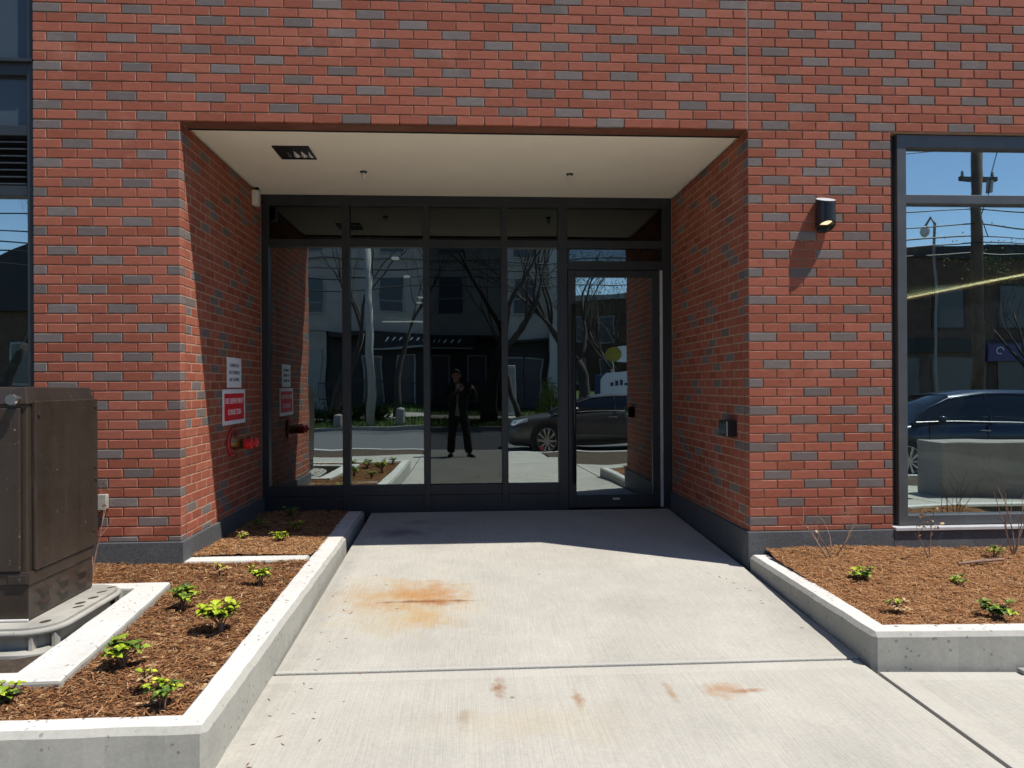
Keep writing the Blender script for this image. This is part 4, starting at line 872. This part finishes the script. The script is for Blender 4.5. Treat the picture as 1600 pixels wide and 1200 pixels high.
for i, x in enumerate((-6.6, -5.0, -3.3, -1.6, .35, 1.2)):
    d = thing('shop_door', (x, -26.2, -.3), ['leftmost', 'second', 'third', 'fourth', 'fifth', 'rightmost'][i]+' pale door frame in the dark shop front reflection', 'door', 'doors of the dark shop front')
    for a in (-.42, .42): obj('jamb', MB().box(x+a-.035, x+a+.035, -26.24, -26.18, .1, 2.45), 'shop_trim', d)
    obj('head', MB().box(x-.455, x+.455, -26.24, -26.18, 2.45, 2.52), 'shop_trim', d); obj('door_pane', MB().box(x-.38, x+.38, -26.235, -26.22, .15, 2.44), 'far_glass', d)
fn = thing('iron_fence', (-3, -24.6, .2), 'low black iron fence in front of the dark shop front reflection', 'fence')
for zz in (.45, 1.15): obj('rail', MB().box(-8.6, 2.2, -24.62, -24.58, zz, zz+.04), 'black_plastic', fn)
for i in range(54): obj('picket', MB().box(-8.6+.2*i-.01, -8.6+.2*i+.01, -24.61, -24.59, -.1, 1.25), 'black_plastic', fn)
ub = thing('meter_cabinet', (-.3, -20.8, .1), 'white street meter cabinet reflected beside the sedan', 'cabinet'); obj('body', MB().box(-.55, .0, -21.1, -20.7, -.1, 2.0), 'pale_stucco', ub, bevel=.02); obj('door_panel', MB().box(-.5, -.05, -20.7, -20.685, .1, 1.9), 'shop_trim', ub)
lb = thing('low_brick_building', (22, -32, -.5), 'brown low building with dark windows reflected in the shop window', 'building')
obj('wall', MB().box(11.5, 42, -40, -28, -1.3, 7.1), 'brown_masonry', lb); obj('parapet', MB().box(11.4, 42, -28.0, -27.9, 6.9, 7.4), 'dark_shop', lb)
obj('roof_unit', MB().box(14.6, 17.6, -34, -29, 7.1, 8.9), 'stucco', lb)
for i in range(7):
    x = 13+3.2*i; wnd = obj('window', MB().box(x, x+1.6, -28, -27.96, 3.6, 5.6), 'dark_shop', lb); obj('window_pane', MB().box(x+.1, x+1.5, -27.955, -27.95, 3.7, 5.5), 'far_glass', wnd)
    obj('shop_glass', MB().box(x, x+2.6, -27.99, -27.95, -.6, 2.2), 'far_glass', lb)
obj('fascia', MB().box(11.5, 42, -28.0, -27.85, 2.5, 3.1), 'dark_shop', lb)
ps = thing('projecting_sign', (22.6, -27.8, 2.3), 'purple shop sign on the brown building reflection', 'sign'); obj('board', MB().box(21.9, 23.6, -27.84, -27.7, 2.0, 2.9), 'sign_purple', ps); obj('emblem', MB().tube([(22.5+.18*math.cos(a), -27.69, 2.55+.18*math.sin(a)) for a in [2*PI*k/12 for k in range(11)]], .025, 5), 'sign_white', ps)
ho = thing('gabled_house', (-19, -28, .3), 'low gabled house reflected in the window stack at the left edge', 'building')
obj('wall', MB().box(-26, -14.5, -36, -27, -.5, 4.2), 'brown_masonry', ho); obj('roof', MB().prism([(-26.4, 4.2), (-14.1, 4.2), (-20.2, 7.0)], -36.3, -26.7, lambda a, b_, c: (a, c, b_)), 'dark_shop', ho)
for x in (-24, -20.5, -17): w_ = obj('window', MB().box(x-.6, x+.6, -27.0, -26.95, 1.2, 3.0), 'shop_trim', ho); obj('window_pane', MB().box(x-.5, x+.5, -26.95, -26.93, 1.3, 2.9), 'far_glass', w_)
fb = thing('distant_building', (7, -46, 0), 'brown block behind the leafy tree reflected in the door', 'building')
obj('wall', MB().box(2.5, 13.5, -55, -46, -1, 7.5), 'brown_masonry', fb); obj('cornice', MB().box(2.3, 13.7, -46.0, -45.8, 7.2, 7.7), 'shop_trim', fb)
for x in (4, 6.2, 8.4, 10.6):
    for zz in (1.2, 4.4): w_ = obj('window', MB().box(x-.6, x+.6, -46.0, -45.95, zz, zz+1.8), 'shop_trim', fb); obj('window_pane', MB().box(x-.5, x+.5, -45.95, -45.93, zz+.1, zz+1.7), 'far_glass', w_)
for q, (x, y, h, lab) in enumerate(((6.4, -30, 9, 'leafy tree behind the blue board reflected in the door'), (3.4, -33, 8, 'leafy tree behind the heavy limbed tree reflection'), (9.5, -34, 9.5, 'leafy tree far behind the sedan reflection'))): tree(x, y, h, .2, 90+q, lab, .2, (0, 0), 'spring_leaf', .7)
# signs in the door reflection
ys = thing('round_sign', (4.2, -22, .0), 'round yellow sign reflected in the entrance door', 'sign'); obj('post', MB().tube([(4.2, -22.05, 0), (4.2, -22.05, 2.4)], .03, 8), 'steel', ys); obj('disc', MB().tube([(4.2, -22, 2.4), (4.2, -21.96, 2.4)], .36, 20), 'sign_yellow', ys)
obj('backing', MB().box(4.35, 4.95, -22.0, -21.97, 2.05, 2.75), 'sign_white', ys)
bb = thing('bus_shelter_board', (3.9, -18.6, 0), 'blue board with white arched panel reflected in the entrance door', 'sign')
obj('board', MB().box(2.75, 5.1, -18.75, -18.6, -.1, 1.35), 'sign_blue', bb, bevel=.02)
obj('panel', MB().prism([(2.95, .75), (5.0, .75), (5.0, 1.55), (4.0, 1.66), (3.2, 1.45), (2.95, 1.2)], -18.59, -18.56, lambda a, b_, c: (a, c, b_)), 'sign_white', bb)
mk = MB()
for k in range(9): mk.box(3.3+.18*k, 3.3+.18*k+.12, -18.555, -18.552, 1.1, 1.18+.05*(k % 3))
obj('lettering', mk, 'sign_navy', bb)
# small red marker flag by the kerb
for x, y, lab in ((-3.1, -9.9, 'small red marker stake on the road reflection'), (-.35, -7.45, 'small red flag beside the sedan wheel reflection')):
    z = road_z(x)+.03 if y < -7.8 else gz(x, y)-.05; rf = thing('marker_flag', (x, y, z), lab, 'flag', 'red marker flags'); obj('stake', MB().tube([(x, y, z), (x, y, z+.2)], .005, 6), 'flag_red', rf); obj('flag', MB().box(x-.005, x+.07, y-.003, y+.003, z+.14, z+.20), 'flag_red', rf)

# ------------------------------------------------------------------ the photographer
GX, GY = -2.20, -5.56; G = gz(GX, GY)
ph = thing('person', (GX, GY, G), 'person in a dark suit holding up a phone, reflected in the middle pane', 'person')
def skin(name, verts, edges, mat, sub_=2, root=0):
    me = bpy.data.meshes.new(name); me.from_pydata([Vector(v[:3])-ph.location for v in verts], edges, []); o = bpy.data.objects.new(name, me); C.objects.link(o); o.parent = ph
    sk = o.modifiers.new('skin', 'SKIN'); sk.use_smooth_shade = True
    for i, v in enumerate(verts):
        d = me.skin_vertices[0].data[i]; d.radius = (v[3], v[4] if len(v) > 4 else v[3]); d.use_root = (i == root)
    o.modifiers.new('sub', 'SUBSURF').levels = sub_; o.modifiers['sub'].render_levels = sub_; me.materials.append(MATS[mat]); return o
Z = lambda h: G+h
hx = -2.26                                      # head
HN = Vector((-2.03, -5.34, 1.06))               # between the hands
body_v = [(-2.21, -5.57, Z(.95), .09, .06), (-2.22, -5.58, Z(1.18), .09, .06), (-2.23, -5.58, Z(1.36), .08, .055), (-2.24, -5.58, Z(1.45), .046, .048), (hx, -5.56, Z(1.53), .044, .05), (hx, -5.552, Z(1.585), .060, .075), (hx, -5.555, Z(1.655), .072, .09), (hx, -5.56, Z(1.715), .055, .07),
    (-2.42, -5.58, Z(1.375), .034), (-2.46, -5.44, Z(1.16), .034), (-2.14, -5.39, 1.015, .028), (-2.10, -5.375, 1.03, .024, .032),
    (-2.04, -5.58, Z(1.375), .034), (-1.90, -5.50, Z(1.17), .034), (-1.925, -5.39, 1.03, .028), (-1.95, -5.375, 1.05, .024, .032),
    (-2.30, -5.57, Z(.86), .06), (-2.345, -5.56, Z(.48), .05), (-2.37, -5.58, Z(.10), .04), (-2.12, -5.57, Z(.86), .06), (-2.06, -5.54, Z(.48), .05), (-2.01, -5.57, Z(.10), .04)]
body_e = [(0, 1), (1, 2), (2, 3), (3, 4), (4, 5), (5, 6), (6, 7), (2, 8), (8, 9), (9, 10), (10, 11), (2, 12), (12, 13), (13, 14), (14, 15), (0, 16), (16, 17), (17, 18), (0, 19), (19, 20), (20, 21)]
skin('body', body_v, body_e, 'skin')
JR = [(.70, .215, .135), (.80, .200, .132), (.95, .180, .122), (1.08, .174, .118), (1.22, .188, .122), (1.34, .200, .118), (1.40, .185, .102), (1.445, .120, .080), (1.475, .078, .068), (1.50, .066, .064)]
jk = MB(); NJ = 20
jk.add([(-2.215-.02*(h-.7)+rx*math.copysign(abs(math.cos(2*PI*k/NJ))**.8, math.cos(2*PI*k/NJ)), -5.578+ry*math.sin(2*PI*k/NJ), Z(h)) for h, rx, ry in JR for k in range(NJ)], [(i_*NJ+k, i_*NJ+(k+1) % NJ, (i_+1)*NJ+(k+1) % NJ, (i_+1)*NJ+k) for i_ in range(len(JR)-1) for k in range(NJ)])
for P3 in (((-2.36, -5.58, Z(1.385)), (-2.435, -5.56, Z(1.33)), (-2.475, -5.50, Z(1.22)), (-2.455, -5.44, Z(1.15)), (-2.36, -5.42, Z(1.20)), (-2.19, -5.405, 1.003)), ((-2.09, -5.58, Z(1.385)), (-2.01, -5.57, Z(1.34)), (-1.925, -5.53, Z(1.24)), (-1.885, -5.49, Z(1.165)), (-1.89, -5.445, Z(1.24)), (-1.92, -5.405, 1.008))):
    jk.tube(P3, [.085, .078, .068, .062, .055, .044], 12)
obj('jacket', jk, 'suit', ph, smooth=True)
skin('trousers', [(-2.21, -5.575, Z(.96), .165, .115), (-2.21, -5.575, Z(.88), .165, .12), (-2.305, -5.575, Z(.78), .10), (-2.35, -5.56, Z(.48), .085), (-2.375, -5.58, Z(.07), .082, .09), (-2.115, -5.575, Z(.78), .10), (-2.055, -5.545, Z(.48), .085), (-2.005, -5.575, Z(.07), .082, .09)], [(0, 1), (1, 2), (2, 3), (3, 4), (1, 5), (5, 6), (6, 7)], 'suit', 2)
for x, a in ((-2.375, -.08), (-2.0, .45)):
    d = Vector((math.sin(a), math.cos(a), 0)); p = Vector((x, -5.60, Z(0))); s = Vector((d.y, -d.x, 0)); m = MB(); rings = []
    for t, wd, h in ((-.06, .030, .05), (-.03, .042, .085), (.06, .045, .09), (.14, .05, .06), (.20, .04, .045), (.225, .018, .025)):
        c = p+d*t; rings.append([c-s*wd, c-s*wd*.9+Vector((0, 0, h*.7)), c+Vector((0, 0, h)), c+s*wd*.9+Vector((0, 0, h*.7)), c+s*wd])
    m.add([q for r_ in rings for q in r_], [(i*5+k, i*5+(k+1) % 5, (i+1)*5+(k+1) % 5, (i+1)*5+k) for i in range(5) for k in range(5)]+[(0, 1, 2, 3, 4), (25, 26, 27, 28, 29)]); obj('shoe', m, 'shoe', ph, smooth=True)
def jr(h):
    for (h0, _, r0), (h1, _, r1) in zip(JR, JR[1:]):
        if h <= h1: return r0+(r1-r0)*(h-h0)/(h1-h0)
    return JR[-1][2]
obj('shirt_front', MB().grid(lambda u, v: (-2.228+(u-.5)*(.02+.07*abs(v-.5)/.5), -5.578+jr(.82+.66*v)+.004-.25*((u-.5)*.1)**2, Z(.82+.66*v)), 6, 14), 'shirt', ph, smooth=True)
hr = MB().grid(lambda u, v: (hx+.090*math.cos(2*PI*u)*math.sin(PI*.62*v), -5.578+.105*math.sin(2*PI*u)*math.sin(PI*.62*v), Z(1.665)+.100*math.cos(PI*.62*v)+(.075*max(0, math.sin(2*PI*u))*v)), 20, 10); obj('hair', hr, 'hair', ph, smooth=True)
obj('nose', MB().add([(hx-.014, -5.466, Z(1.61)), (hx+.014, -5.466, Z(1.61)), (hx, -5.44, Z(1.612)), (hx, -5.468, Z(1.66))], [(0, 1, 2), (1, 3, 2), (3, 0, 2)]), 'skin', ph)
for s in (-1, 1):
    obj('eye', MB().ball((hx+s*.032, -5.468, Z(1.648)), .011, .006, .005, 10, 6), 'hair', ph, smooth=True); obj('ear', MB().ball((hx+s*.085, -5.56, Z(1.635)), .012, .022, .033, 10, 8), 'skin', ph, smooth=True)
obj('mouth', MB().ball((hx, -5.462, Z(1.575)), .024, .006, .005, 10, 6), 'cast_red', ph, smooth=True)
pm = thing('smartphone', (-2.03, -5.325, 1.05), 'dark smartphone held up by the person in the reflection', 'phone')
obj('shell', MB().box(-2.105, -1.955, -5.336, -5.328, 1.005, 1.078), 'black_plastic', pm, bevel=.003); obj('lens', MB().tube([(-2.03096, -5.328, 1.067), (-2.03096, -5.324, 1.067)], .009, 12), 'car_glass', pm)
for sx, ox in ((-1, -2.105), (1, -1.955)):
    for f in range(4):
        zc = 1.012+.018*f; L = (.045, .055, .06, .05)[f]
        fm = MB().tube([(ox+sx*.018, -5.37, zc-.004), (ox+sx*.014, -5.345, zc), (ox+sx*.006, -5.331+.0, zc+.002), (ox-sx*L*.45, -5.3375, zc+.004)], [.0095, .009, .0085, .007], 8); obj('finger', fm, 'skin', ph, smooth=True)
    obj('thumb', MB().tube([(ox+sx*.02, -5.385, 1.02), (ox+sx*.008, -5.365, 1.035), (ox-sx*.03, -5.35, 1.045)], [.012, .0105, .008], 8), 'skin', ph, smooth=True)
